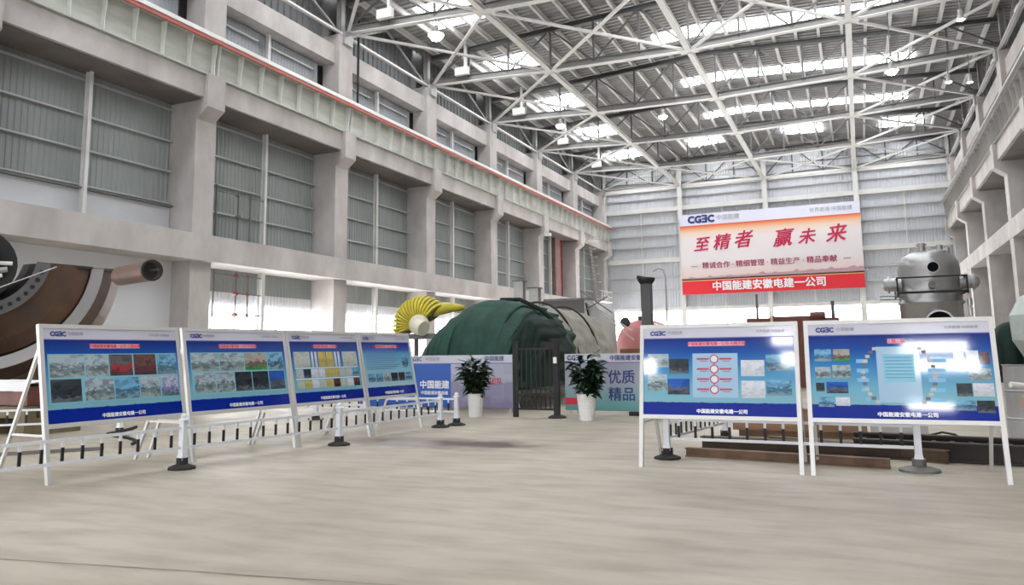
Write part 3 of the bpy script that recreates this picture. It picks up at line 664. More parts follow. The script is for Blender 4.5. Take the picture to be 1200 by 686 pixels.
fence_run(PS[2], PS[3], 'white barrier rail in front of the farthest left board', 12)
fence_run((-8.40, 15.62), (-12.6, 16.0), 'white barrier rail behind the farthest left board', 14)
fence_run((-12.6, 16.0), (-16.2, 15.2), 'white barrier rail seen behind the second left board', 13)
fence_run((-14.2, 11.5), (-17.2, 8.6), 'white barrier rail behind the stand of the nearest left board', 12)
fence_post(-14.15, 11.6, 'white barrier post behind the nearest left board, by the rusty casing', .7)
fence_post(-2.75, 11.75, 'white barrier post at the left leg of the right board pair', .72)
fence_post(.59, 11.62, 'white barrier post on round base under the rightmost board', .72, True)
fence_run((-2.75, 11.75), (.59, 11.62), 'white barrier rail under the right board pair', 13)
fence_post(-2.35, 14.6, 'white barrier post farther back under the left board of the pair', .72)
fence_run((-2.75, 11.75), (-2.35, 14.6), 'white barrier rail running back from the left leg of the right pair', 12)

# ------------------------------------------------------------------ gate
G = root('metal_gate', (-7.48, 18.08, 0), label='black metal bar gate between the two plant pots', cat='gate')
for x, w_ in ((-8.03, .11), (-6.92, .13)):
    q = M(); q.box(x-w_/2, x+w_/2, 18.08-w_/2, 18.08+w_/2, 0, 1.86); q.box(x-w_/2-.015, x+w_/2+.015, 18.01, 18.15, 1.86, 1.9); part('gate_post', q, black_m, G)
q = M(); q.lathe([(0, 0), (.24, 0), (.24, .025), (.14, .07), (0, .07)], (-6.92, 18.08, 0), 8); part('post_foot', q, black_m, G)
for z in (1.69, .57, .2):
    q = M(); q.beam((-7.96, 18.08, z), (-6.99, 18.08, z), .035, .045); part('gate_rail', q, black_m, G)
q = M(); q.box(0-.012, .012, -.012, .012, .2, 1.69); gme = q.mesh('gate_bar', black_m)
for i in range(7): share('gate_bar', gme, G, (-7.86+i*.128, 18.08, 0))
q = M(); q.box(-7.06, -6.84, 18.0, 18.16, 1.9, 1.93); q.box(-7.18, -6.84, 17.98, 18.17, 1.68, 1.86); part('lock_box', q, black_m, G)
q = M(); q.box(-6.97, -6.88, 17.99, 18.01, 1.33, 1.48); part('white_notice', q, white_paint, G)

# ------------------------------------------------------------------ hoardings
def hoarding(x0, x1, y, label, header, blocks):
    R = root('hoarding_panel', ((x0+x1)/2, y, 0), label=label, cat='hoarding')
    q = M(); q.box(x0, x1, y, y+.05, .1, 1.55); part('panel_board', q, board_white, R)
    q = M(); q.box(x0, x1, y-.004, y, 1.33, 1.55); part('header_strip', q, mat('hoarding_header', (.55, .56, .66), .4), R)
    q = M(); q.box(x0, x1, y-.006, y, 1.31, 1.33); part('header_line', q, line_m, R)
    for (a, b_, m) in blocks:
        q = M(); q.box(a, b_, y-.004, y, .1, 1.31); part('print', q, m, R)
    for x in (x0+.1, (x0+x1)/2, x1-.1):
        q = M(); q.beam((x, y+.08, 0), (x, y+.08, 1.5), .05, .05); part('support_post', q, alu, R); q = M(); q.beam((x, y+.08, 1.1), (x, y+.7, 0), .04, .04); part('rear_brace', q, alu, R)
    def txt(body, x, z, size, m, bold=0, align='CENTER', nm='lettering'):
        vs, fs = text_me(body, size, m, bold, 0, align); q = M(); q.add([(x+a, y-.008-c_, z+b_) for a, b_, c_ in vs], fs); part(nm, q, m, R)
    return R, txt
R, t = hoarding(-13.6, -8.66, 19.3, 'low blue and lilac printed hoarding left of the gate', 1, [(-13.6, -10.55, hoard_blue), (-10.55, -8.66, hoard_a)])
t('中国能建', -11.15, 1.44, .12, grey_txt, .002); t('CGƎC', -11.7, 1.44, .15, blue_txt, .006); t('中国能建', -9.2, 1.44, .15, blue_txt, .002)
t('中国能建', -11.08, .72, .24, white_txt, .006); t('中国能建安徽电建', -11.08, .50, .11, white_txt, .002); t('团队', -9.15, .82, .2, red_txt, .002)
R, t = hoarding(-7.15, -3.6, 19.3, 'low teal and lilac printed hoarding right of the gate', 1, [(-7.15, -3.6, hoard_b)])
t('CGƎC', -6.85, 1.44, .17, blue_txt, .006); t(CN, -5.15, 1.43, .14, blue_txt, .004)
t('优质', -5.62, .93, .36, blue_txt, .006); t('精品', -5.62, .50, .36, blue_txt, .006)
q = M(); q.box(-7.14, -6.45, 19.288, 19.3, .25, .42); part('red_stripe', q, red_txt, R)
# black base rail under the right hoarding
q = M(); q.box(-5.4, -3.6, 19.1, 19.26, 0, .1); part('base_rail', q, black_m, R)

# ------------------------------------------------------------------ potted plants
def leaf_mesh(L_, wd):
    q = M(); n = 5; vs = []
    for i in range(n+1):
        t = i/n; ww = wd*math.sin(PI*min(1, t*.93+.07))**.8; z = -.25*L_*t*t
        vs += [(-ww, L_*t, z+ww*.35), (0, L_*t, z), (ww, L_*t, z+ww*.35)]
    fs = []
    for i in range(n): a = i*3; fs += [(a, a+1, a+4, a+3), (a+1, a+2, a+5, a+4)]
    q.add(vs, fs); return q.mesh('leaf', leaf_m, smooth=True)
LV = [leaf_mesh(.25, .05), leaf_mesh(.21, .045), leaf_mesh(.29, .052)]
def plant(x, y, label, pr, ph, fr, fh, seed):
    rnd = random.Random(seed)
    R = root('potted_plant', (x, y, 0), label=label, cat='potted plant', group='potted plants beside the gate')
    q = M(); prof = [(0, 0), (pr*.72, 0)]
    for i in range(12):
        z = ph*(i+.5)/12; r_ = pr*(.72+.26*z/ph); prof += [(r_, z-.008), (r_+.006, z), (r_, z+.012)]
    prof += [(pr, ph-.02), (pr*1.03, ph), (pr*.9, ph), (pr*.88, ph-.05), (0, ph-.05)]
    q.lathe(prof, n=24); part('pot', q, pot_m, R, smooth=False, local=True)
    q = M(); q.lathe([(pr*.89, ph-.045), (0, ph-.03)], n=16); part('soil', q, soil_m, R, local=True)
    stems = M(); spots = []
    for i in range(19):
        a = rnd.uniform(0, 2*PI); rad = fr*rnd.uniform(.15, .95); hh = ph+fh*rnd.uniform(.45, .93)*(1-.22*(rad/fr)**2)
        p0 = Vector((math.cos(a)*pr*.3, math.sin(a)*pr*.3, ph-.05)); p1 = Vector((math.cos(a)*rad*.75, math.sin(a)*rad*.75, hh))
        pm = (p0+p1)/2+Vector((0, 0, .08)); stems.tube([p0, pm, p1], [.012, .009, .005], 5)
        for j in range(15):
            t = .12+.9*j/14; b_ = p0.lerp(pm, min(1, t*2)) if t < .5 else pm.lerp(p1, min(1, t*2-1)); spots.append((b_, a))
    part('stems', stems, stem_m, R, local=True)
    for b_, a in spots:
        o = link('leaf', rnd.choice(LV), R, b_); sc = rnd.uniform(.8, 1.25)*fr/.5; o.scale = (sc, sc, sc)
        o.rotation_euler = (rnd.uniform(-.5, 1.0), rnd.uniform(-.5, .5), a-PI/2+rnd.uniform(-1.9, 1.9))
plant(-9.05, 17.85, 'leafy dark green plant in a white pot left of the gate', .22, .58, .50, 1.0, 3)
plant(-6.0, 17.63, 'leafy dark green plant in a white pot right of the gate', .24, .62, .56, 1.0, 8)

# ------------------------------------------------------------------ tarpaulin covered machines
def tarp(q, cx, half, ht, y0, y1, nx=56, ny=26, zlow=.05, seed=0, ease=1.2, folds=.09, ex=2.6, slope=0, skirt=1.12, endease=None, bands=()):
    """cloth thrown over a horizontal round body along y; falls to zlow at the sides"""
    vs = []
    for j in range(ny+1):
        v = j/ny; y = y0+(y1-y0)*v
        e = min(1, (y-y0)/ease); e = math.sqrt(max(0, 1-(1-e)**2)); e = .18+.82*e
        if endease:
            e2 = min(1, (y1-y)/endease); e *= .3+.7*math.sqrt(max(0, 1-(1-e2)**2))
        for i in range(nx+1):
            a = PI*i/nx; ca, sa = math.cos(a), math.sin(a)
            x = -math.copysign(abs(ca)**(2/ex), ca)*half; z = zlow+(ht*e-zlow)*abs(sa)**(2/ex)
            flare = 1+(skirt-1)*(1-min(1, z/ht))**2
            down = 1-abs(sa)
            f = noise.noise((i*.33+seed*7, y*.30, seed))*folds*2.2+math.sin(i*1.15+seed+noise.noise((y*.7, i*.1, seed))*3)*folds*down*.8
            sag = noise.noise((x*.9+seed, y*.9, 5))*.07+noise.noise((x*2.9+seed, y*2.9, 7))*.03
            bnd = 0
            for by in bands: bnd += .07*math.exp(-((y-by)/.16)**2)
            x2 = x*flare*(.86+.14*e)+math.copysign(1, x)*f*(abs(x)/half); y2 = y+noise.noise((i*.3, j*.3, seed+2))*.12-(1-e)*.2*math.sin(i*1.3)*.5
            vs.append((cx+slope*(y-y0)+x2, y2, max(zlow, z+sag*sa+bnd)))
    fs = [(j*(nx+1)+i, j*(nx+1)+i+1, (j+1)*(nx+1)+i+1, (j+1)*(nx+1)+i) for j in range(ny) for i in range(nx)]
    # front closing curtain
    fs.append(tuple(range(nx, -1, -1)))
    q.add(vs, fs)
GT = root('green_tarpaulin_cover', (-10.6, 22, 0), label='large dark green tarpaulin draped over machinery behind the left hoarding', cat='tarpaulin')
q = M(); tarp(q, -10.75, 1.95, 3.3, 20.4, 25.2, seed=1, ease=2.4, ex=2.3, folds=.20, ny=34, nx=90, zlow=.55); part('tarpaulin', q, green_tarp, GT, smooth=True)
q = M(); tarp(q, -8.95, .55, 2.62, 20.5, 23.4, nx=50, seed=4, ease=.8, folds=.10, ex=2.2, zlow=.62); part('hanging_flap', q, green_dark, GT, smooth=True, label='darker hanging flap behind the gate')
q = M(); q.tube([(-10.9, 23.4, 3.36), (-10.2, 23.4, 3.34), (-9.5, 23.5, 3.0), (-8.95, 23.5, 2.5)], .07, 8); part('rolled_edge', q, green_dark, GT, smooth=True)
q = M(); q.box(-12.4, -10.3, 21, 24.4, 0, 1.2); part('machine_plinth', q, steel_d, GT)
KT = root('khaki_tarpaulin_cover', (-11.5, 31, 0), label='long khaki tarpaulin over a round generator body behind the green one', cat='tarpaulin')
q = M(); tarp(q, -11.35, 1.78, 3.42, 24.8, 35, nx=64, ny=70, seed=2, ease=.5, folds=.06, ex=2.15, zlow=.6, bands=(27.2, 29.4, 31.6, 33.6), slope=-.09); part('tarpaulin', q, khaki, KT, smooth=True)
q = M(); q.box(-13.1, -11.8, 25.4, 27, 0, 1.2); part('machine_plinth', q, steel_d, KT)
q = M(); q.box(-13.2, -12.6, 31.4, 34, 0, 1.2); part('machine_plinth', q, steel_d, KT)
for by in (28.4, 32.0):
    q = M(); pts = []
    for i in range(21):
        a = PI*(.04+.92*i/20); ca = math.cos(a); pts.append((-11.35-.09*(by-24.8)-math.copysign(abs(ca)**.93, ca)*1.87, by, .1+3.48*math.sin(a)**.93))
    q.tube(pts, .045, 6); part('binding_rope', q, black_m, KT, smooth=True)
# grey casing behind
BXC = root('machine_housing', (-14.7, 42, 0), label='grey sheet machine housing with slanted pale end behind the khaki cover', cat='machine')
q = M(); q.add([(-17.55, 41, 0), (-13.95, 41, 0), (-13.95, 41, 4.5), (-17.55, 41, 4.5), (-17.55, 44, 0), (-13.95, 44, 0), (-13.95, 44, 4.5), (-17.55, 44, 4.5)], [(0, 1, 2, 3), (5, 4, 7, 6), (3, 2, 6, 7), (4, 0, 3, 7)]); part('side_sheet', q, container, BXC)
q = M(); q.add([(-13.95, 41, 0), (-12.95, 41, 0), (-13.10, 41, 3.9), (-13.45, 41, 4.4), (-13.95, 41, 4.5), (-13.95, 44, 0), (-12.95, 44, 0), (-13.10, 44, 3.9), (-13.45, 44, 4.4), (-13.95, 44, 4.5)], [(0, 1, 2, 3, 4), (9, 8, 7, 6, 5), (1, 6, 7, 2), (2, 7, 8, 3), (3, 8, 9, 4)]); part('end_sheet', q, container_lt, BXC)
q = M(); q.tube([(-13.85, 40.95, 4.3), (-13.50, 40.93, 2.6), (-13.25, 40.9, .8)], .05); part('edge_strip', q, black_m, BXC)
q = M(); q.tube([(-16.35, 40.9, 4.55), (-14.35, 40.9, 4.55), (-13.35, 40.9, 4.5), (-13.05, 40.9, 4.2)], .05); part('handrail', q, steel_d, BXC)
for i, (p, r_, th) in enumerate((((-14.1, 40.8, 5.0), (-12.3, 40.8, 3.7), .09), ((-13.7, 40.8, 4.3), (-11.2, 40.8, 2.7), .12), ((-13.3, 40.75, 4.0), (-11.1, 40.7, 2.2), .12), ((-13.8, 40.7, 3.9), (-12.5, 40.7, 4.6), .06))):
    q = M(); q.beam(p, r_, th, .06); part('leaning_pole', q, [steel_d, steel_g, steel_g, steel_d][i], BXC)
# two grey uprights behind the tarps
for x, h_ in ((-15.9, 6.4), (-15.05, 6.0)):
    R = root('steel_upright', (x, 36.5, 0), label='taller left one of two grey uprights behind the green tarpaulin' if h_ > 6.2 else 'shorter right one of two grey uprights behind the green tarpaulin', cat='post', group='uprights behind the tarpaulins')
    q = M(); q.hbeam((x, 36.5, 0), (x, 36.5, h_-1.1), .5, .45, .06, up=(0, 1, 0)); part('upright_shaft', q, steel_g, R)
    q = M(); q.box(x-.3, x+.3, 36.2, 36.8, h_-1.16, h_-1.1); part('cap_plate', q, steel_d, R)
# yellow ribbed duct
YD = root('ribbed_duct', (-12.9, 22.4, 0), label='yellow ribbed flexible duct bent in an arch left of the green tarpaulin', cat='duct')
def ribbed(pts, rad, m, name, ribs_per=2):
    for i in range(0, len(pts)-3, 3):      # each fabric lobe between two hoops
        a, b_, c_ = Vector(pts[i]), (Vector(pts[i+1])+Vector(pts[i+2]))/2, Vector(pts[i+3])
        q = M(); q.tube([a.lerp(c_, .04), a.lerp(c_, .2), b_, a.lerp(c_, .8), a.lerp(c_, .96)], [rad*.78, rad*.98, rad, rad*.98, rad*.78], 20); part('duct_lobe', q, m, YD, smooth=False)
    q = M(); q.tube(pts[::3], rad*.74, 14); return part('duct_core', q, mat('duct_fold_shade', (.16, .14, .05), .8), YD, smooth=True)  # dark core colour stands in for shade in the folds
cx_, cz_, RJ = -13.35, 2.52, .60
arc = [(cx_+RJ*math.cos(t), 22.4, cz_+RJ*math.sin(t)) for t in [PI*1.12-i*(PI*.92)/52 for i in range(53)]]
arc = [(cx_+(p[0]-cx_)*1.08, p[1], p[2]) for p in arc]
arc = arc[:52]
ribbed(arc, .42, yellow, 'duct_bend')
q = M(); q.tube([(-13.1, 22.5, 3.02), (-12.75, 22.5, 3.08), (-12.3, 22.6, 3.12), (-11.95, 22.8, 3.1)], [.24, .22, .16, .08], 12); part('duct_tail', q, yellow, YD, smooth=True)
q = M(); q.lathe([(0, -.2), (.3, -.2), (.34, -.1), (.34, .15), (0, .15)], (-13.2, 22.0, 2.55), 18, ax=(.2, -1, 0)); part('duct_collar', q, cream, YD, smooth=True, label='cream collar of the duct')
q = M(); q.cyl((-13.1, 21.7, 2.5), (-12.8, 21.6, 2.4), .24, n=16); part('duct_cap', q, cream, YD)
q = M(); q.box(-13.9, -12.3, 21.9, 22.9, 2.1, 2.25); q.beam((-13.8, 22, 0), (-13.8, 22, 2.1), .1, .1); q.beam((-12.4, 22, 0), (-12.4, 22, 2.1), .1, .1); q.beam((-13.8, 22.8, 0), (-13.8, 22.8, 2.1), .1, .1); q.beam((-12.4, 22.8, 0), (-12.4, 22.8, 2.1), .1, .1); part('duct_stand', q, steel_d, YD)
# dark pillar with a cap and bent vent pipe
PL = root('dark_pillar', (-5.2, 20.5, 0), label='tall dark grey pillar with flared cap behind the right board pair', cat='pillar')
q = M(); q.box(-5.33, -5.07, 20.37, 20.63, 0, 3.4); part('pillar_shaft', q, pillar_m, PL)
q = M(); q.lathe([(.17, 3.4), (.24, 3.5), (.24, 3.56), (0, 3.6)], (-5.2, 20.5, 0), 10); q.cyl((-5.45, 20.5, 3.6), (-4.98, 20.5, 3.5), .05, n=8); part('pillar_cap', q, black_m, PL)
VP_ = root('vent_pipe', (-4.8, 20.9, 0), label='thin bent vent pipe rising beside the dark pillar', cat='pipe')
q = M(); q.tube([(-5.1, 20.9, 3.78), (-4.95, 20.9, 3.85), (-4.82, 20.9, 3.8), (-4.76, 20.9, 3.6), (-4.76, 20.9, 0)], .025, 6); part('pipe_run', q, steel_g, VP_)
# pink tank
PT = root('red_tank', (-12.5, 47, 0), label='faded red domed tank with white strap left of the dark pillar', cat='tank')
q = M(); q.lathe([(0, -.5), (.9, -.42), (1.5, -.1), (1.65, .3), (1.65, 3)], (-12.4, 47, 1.9), 28, ax=(0, 1, 0)); part('tank_shell', q, pink_paint, PT, smooth=True)
q = M(); q.lathe([(1.67, 0), (1.7, .02), (1.7, .18), (1.67, .2)], (-12.2, 46.9, 1.9), 28, ax=(.5, 1, 0)); part('tank_strap', q, white_paint, PT)
q = M(); q.cyl((-13.0, 45.9, 3.3), (-13.0, 45.7, 3.4), .3, n=12); q.box(-12.5, -12.3, 46.9, 47.1, 3.5, 3.75); part('manhole', q, black_m, PT)
q = M(); q.box(-13.3, -11.2, 45.5, 46.2, 0, 1.75); part('plinth_box', q, brown_box, PT)
# red brown machine tops seen over the right boards
RB = root('brown_machine', (-2.6, 36, 0), label='red-brown machine with two upright rods just above the right boards', cat='machine')
q = M(); q.box(-4.5, -3.5, 35, 36.6, 0, 2.95); q.box(-3.4, -1.9, 35, 36.6, 0, 3.0); part('casing_block', q, redbrown, RB)
q = M(); q.box(-1.9, -.8, 35, 36.6, 0, 2.9); q.cyl((-1.9, 35, 3.0), (-1.3, 35, 3.0), .16, n=10); part('casing_block', q, redbrown, RB)
q = M(); q.box(-3.5, -3.4, 34.95, 36.6, 0, 3.05); part('joint_flange', q, cream, RB)
q = M(); q.cyl((-4.05, 35.2, 2.9), (-4.05, 35.2, 4.0), .05, n=8); part('upright_rod', q, steel_d, RB)
q = M(); q.cyl((-1.0, 35.2, 2.9), (-1.0, 35.2, 3.6), .07, n=8); part('upright_rod', q, steel_d, RB)
# ------------------------------------------------------------------ upright vessel
VS = root('steel_vessel', (2.35, 31.2, 0), label='upright grey steel vessel with domed top and side nozzles behind the rightmost board', cat='vessel')
c = (2.35, 31.2)
q = M(); q.lathe([(1.0, 0), (1.0, 3.1), (1.06, 3.14), (1.06, 3.2), (1.0, 3.24), (1.0, 4.35), (.96, 4.6), (.82, 4.82), (.55, 4.97), (.25, 5.03), (0, 5.04)], (c[0], c[1], 0), 48); part('vessel_shell', q, vessel_m, VS, smooth=True)
q = M(); q.cyl((2.18, 31.0, 4.95), (2.18, 31.0, 5.3), .12, n=16); q.cyl((2.18, 31.0, 5.2), (2.18, 31.0, 5.26), .17, n=16); part('top_nozzle', q, vessel_m, VS)
q = M(); q.cyl((2.75, 31.0, 4.8), (2.75, 31.0, 5.2), .1, n=16); q.cyl((2.98, 31.1, 4.7), (2.98, 31.1, 5.1), .09, n=16); q.box(2.4, 3.0, 30.9, 31.1, 5.0, 5.04); part('top_nozzle', q, vessel_m, VS)
for sgn in (-1, 1):
    q = M(); x0 = c[0]+sgn*.9; x1 = c[0]+sgn*1.4; q.lathe([(.24, 0), (.24, .38), (.30, .38), (.30, .45), (.24, .45), (.2, .56), (.1, .62), (0, .64)], (x0, 30.9, 3.85), 20, ax=(sgn, 0, 0), ref=(0, 1, 0)); part('side_nozzle', q, vessel_m, VS, smooth=False)
q = M(); q.cyl((2.42, 30.4, 4.355), (2.42, 30.1, 4.355), .2, n=20); part('manway', q, vessel_m, VS)
q = M(); q.cyl((2.42, 30.13, 4.355), (2.42, 30.05, 4.355), .17, n=20); part('manway_opening', q, dark_hole, VS)
q = M(); q.cyl((2.35, 30.3, 3.75), (2.35, 30.12, 3.75), .12, n=14); part('small_nozzle', q, steel_d, VS)
q = M(); q.cyl((2.5, 30.35, 2.42), (2.5, 30.1, 2.42), .46, n=24); part('lower_manway', q, vessel_m, VS)
q = M(); q.cyl((2.5, 30.11, 2.42), (2.5, 30.05, 2.42), .40, n=24); part('lower_opening', q, dark_hole, VS)
q = M(); z1, z2 = 4.02, 3.5
for z in (z1, z2):
    for a, b_ in (((1.28, 30.05), (3.4, 30.05)), ((3.4, 30.05), (3.4, 32.2)), ((3.4, 32.2), (1.28, 32.2)), ((1.28, 32.2), (1.28, 30.05))): q.cyl((*a, z), (*b_, z), .03 if z > 3.8 else .045, n=6)
for a in ((1.28, 30.05), (3.4, 30.05), (3.4, 32.2), (1.28, 32.2)): q.cyl((*a, z2-.1), (*a, z1+.03), .03, n=6)
part('guard_frame', q, black_m, VS)
q = M(); q.cyl((.7, 30.5, 3.42), (1.4, 30.5, 3.42), .02, n=6); q.cyl((.7, 30.5, 3.3), (1.4, 30.5, 3.3), .02, n=6); part('projecting_bar', q, steel_d, VS)
q = M()
for i in range(5): q.cyl((3.5, 30.7, 1.7+i*.33), (3.5, 30.7, 1.95+i*.33), .08, n=10)
part('gauge_column', q, machined, VS)
# pale sheet wrapped drum at the right edge and items below
PD = root('wrapped_drum', (2.95, 14.6, 0), label='pale green sheet-wrapped drum at the right edge of the photo', cat='drum')
q = M(); q.lathe([(.35, 1.15), (.62, 1.35), (.80, 1.7), (.82, 2.1), (.66, 2.4), (.3, 2.55), (0, 2.6)], (3.05, 14.9, 0), 22); part('wrapped_shell', q, sheet_pale, PD, smooth=False)
q = M(); q.cyl((3.05, 14.9, 0), (3.05, 14.9, 1.3), .35, n=20); part('stand_tube', q, steel_g, PD)
DC = root('grey_drum', (2.3, 15.6, 0), label='grey upright drum behind the right leg of the rightmost board', cat='drum')
q = M(); q.lathe([(0, 0), (.28, 0), (.28, .4), (.295, .42), (.28, .44), (.28, .85), (.295, .87), (.28, .89), (.28, 1.28), (.3, 1.3), (0, 1.3)], (2.42, 15.4, 0), 24); part('drum_body', q, steel_g, DC)
q = M(); tarp(q, 2.4, .35, 2.0, 15.5, 16.3, nx=24, ny=10, zlow=1.0, seed=9, ease=.3, folds=.05); part('green_cloth', q, green_dark, DC, smooth=True)
VL = root('pipe_fitting', (2.3, 13.6, 0), label='small white pipe fitting with flange beside the grey drum', cat='pipe')
q = M(); q.cyl((1.95, 13.4, 1.05), (2.5, 13.7, .98), .045, n=10); q.cyl((2.2, 13.55, .72), (2.6, 13.7, .72), .06, n=10); part('pipe_run', q, white_paint, VL)
q = M(); q.cyl((2.2, 13.5, 1.0), (2.28, 13.55, 1.0), .09, n=12); q.cyl((2.1, 13.55, .78), (2.3, 13.6, .78), .1, n=12); part('flange', q, mat('salmon_paint', (.6, .42, .36), .5), VL)
q = M(); q.cyl((2.4, 13.65, 0), (2.4, 13.65, 1.0), .03, n=8); q.box(2.2, 2.6, 13.5, 13.8, 0, .03); part('stand', q, steel_d, VL)

# ------------------------------------------------------------------ rusty half casing at the left
K = .85
C0 = Vector((-20.1, 12.0, 4.28)); ax = Vector((-.86, .51, 0)).normalized(); refh = ax.cross(Vector((0, 0, 1))).normalized()
if refh.x < 0: refh = -refh
TC = root('turbine_casing', (C0.x, C0.y, 0), label='huge rusty brown lower half turbine casing at the left behind the nearest board', cat='turbine casing')
down = Vector((0, 0, -1))
def half(name, prof, m, lab=None, n=40, a_top=.1):
    """prof (radius, distance along axis away from camera); half shell below the joint plane z=4.22"""
    q = M(); vs = []
    for (r_, h_) in prof:
        r_ *= K; h_ *= K; a0 = math.asin(min(.9, .20/r_)); c_ = C0+ax*h_
        for i in range(n+1):
            a = a0+(PI-2*a0)*i/n; vs.append(c_+refh*r_*math.cos(a)+down*r_*math.sin(a))
    q.add(vs, [(j*(n+1)+i, j*(n+1)+i+1, (j+1)*(n+1)+i+1, (j+1)*(n+1)+i) for j in range(len(prof)-1) for i in range(n)])
    return part(name, q, m, TC, smooth=False, label=lab)
half('end_flange', [(1.6, .3), (1.6, 0), (1.98, 0), (1.98, .22)], mat('flange_steel', (.16, .16, .165), .4, .7), 'grey bolted end flange')
half('inner_seal', [(1.3, .8), (1.45, .5), (1.6, .3)], cast_dk)
half('dark_shell', [(1.98, .22), (2.1, .3), (2.7, .6), (3.12, 1.0), (3.2, 1.2)], rust)
half('split_ring', [(3.2, 1.2), (3.2, 1.05), (3.56, 1.05), (3.56, 1.3)], machined, 'bright machined ring')
half('outer_shell', [(3.5, 1.3), (3.62, 1.5), (3.95, 1.9), (4.3, 2.7), (4.35, 3.0), (3.5, 3.0)], rust2)
half('inner_bore', [(1.3, .8), (1.3, 3.0), (3.6, 3.0)], cast_dk)
# bolts around the flange
bm_ = M(); bm_.cyl((0, 0, 0), tuple(-ax*.07), .055, n=8); bme = bm_.mesh('flange_bolt', black_m)
for i in range(19):
    a = .3+i*(PI-.6)/18; p = C0+refh*1.8*K*math.cos(a)+down*1.8*K*math.sin(a); share('flange_bolt', bme, TC, p)
# joint plate along the top edge
for (ra, rb, h0, h1) in ((1.36, 2.72, .1, 1.0), (2.72, 3.6, 1.0, 2.5)):
    for sgn in (1, -1):
        q = M(); p = [C0+refh*sgn*ra+ax*h0, C0+refh*sgn*rb+ax*(h0+.6 if ra < 2 else h0), C0+refh*sgn*rb+ax*h1, C0+refh*sgn*ra+ax*h1]
        q.add([(v.x, v.y, z) for z in (4.05, 4.11) for v in p], [(0, 1, 2, 3), (7, 6, 5, 4), (0, 4, 5, 1), (1, 5, 6, 2), (2, 6, 7, 3), (3, 7, 4, 0)]); part('joint_plate', q, cast_dk, TC)
q = M(); a0 = Vector((-15.6, 12.6, 3.48)); b0 = Vector((-13.85, 11.95, 3.46)); q.cyl(a0, b0, .22, n=24, caps=False); q.cyl(a0, b0, .19, n=24, caps=False); part('branch_pipe', q, mat('branch_pipe_rust', (.22, .12, .08), .5, .3, .5, 2, col2=(.12, .11, .11)), TC, smooth=True)
q = M(); dd = (b0-a0).normalized(); q.lathe([(.22, -.05), (.235, 0), (.19, 0)], b0, 24, ax=dd, ref=(0, 0, 1)); q.cyl(b0-dd*.2, b0-dd*.18, .19, n=20); q.cyl(b0-dd*.1, b0+dd*.4, .03, n=6); part('pipe_end', q, cast_dk, TC)
# cradle
q = M(); 
for s_ in (-2.0, 0, 2.0):
    p = C0+ax*1.6+refh*s_*.85; q.box(p.x-.25, p.x+.25, p.y-.4, p.y+.4, 0, 1.1 if s_ else .62)
part('cradle_block', q, ibeam_m, TC)
SH = root('bearing_housing', (-19.6, 11.6, 0), label='black bearing parts and pale valves inside the casing at the left edge', cat='machine')
ctr = C0+ax*(-.3)
q = M(); q.cyl(ctr+Vector((0, 0, -.35)), ctr+ax*.9+Vector((0, 0, -.35)), .92, n=28); q.cyl(ctr-ax*.4+Vector((0, 0, -.35)), ctr, .5, n=20); part('bearing_body', q, black_m, SH)
for i in range(3):
    q = M(); p = ctr-ax*.1+refh*(.3+.1*i)+Vector((0, 0, -.7+.2*(i % 4))); q.cyl(p, p+refh*.3+Vector((0, 0, .1-.05*i)), .05+.02*(i % 2), n=8); part('valve_stub', q, [white_paint, steel_g][i % 2], SH)
q = M(); q.cyl(ctr-ax*.3+refh*.2+Vector((0, 0, -1.1)), ctr-ax*.3+refh*1.75+Vector((0, 0, -.35)), .018, n=6); part('guy_rod', q, steel_g, SH)
q = M(); q.box(ctr.x-.8, ctr.x+.3, ctr.y-.5, ctr.y+.3, 0, 3.1); part('pedestal', q, cast_dk, SH)
# low brown ring casting and pallet under it
RC = root('covered_crate', (-17.3, 11.2, 0), label='dark crate topped by a white sheet on timbers below the rusty casing', cat='crate')
q = M(); q.box(-18.6, -16.1, 10.9, 12.0, .62, 1.02); part('crate_body', q, redbrown, RC)
q = M(); n = 14; vs = []
for i in range(n+1):
    for j, (yy, zz) in enumerate(((10.82, .92), (10.84, 1.08), (11.4, 1.14), (12.05, 1.08), (12.1, .95))):
        vs.append((-18.7+2.7*i/n, yy+noise.noise((i*.7, j, 1))*.05, zz+noise.noise((i*.9, j*2, 4))*.07))
q.add(vs, [(i*5+j, (i+1)*5+j, (i+1)*5+j+1, i*5+j+1) for i in range(n) for j in range(4)]); part('white_sheet', q, sheet_w, RC, smooth=True)
old_t = mat('old_timber', (.20, .16, .09), .8, 0, .4, 3)
for i in range(4):
    q = M(); q.box(-18.7, -16.0, 10.8+i*.34, 11.06+i*.34, .36, .60); part('timber', q, old_t, RC)
for i in range(3):
    q = M(); q.box(-18.5+i*1.1, -18.2+i*1.1, 10.8, 12.1, 0, .36); part('timber', q, old_t, RC)
HB = root('hose_bundle', (-12.3, 10.3, 0), label='dark hose and bar lying on the floor behind the nearest left board', cat='hose')
q = M(); q.tube([(-12.4+.28*math.cos(t)*(1+.1*math.sin(3*t)), 10.2+.2*math.sin(t), .05+.02*i) for i, t in enumerate([i*.45 for i in range(16)])], .03, 6); part('coiled_hose', q, rubber, HB, smooth=True)
q = M(); q.beam((-12.2, 9.7, .03), (-13.6, 8.0, .03), .05, .06); part('lying_bar', q, steel_d, HB)
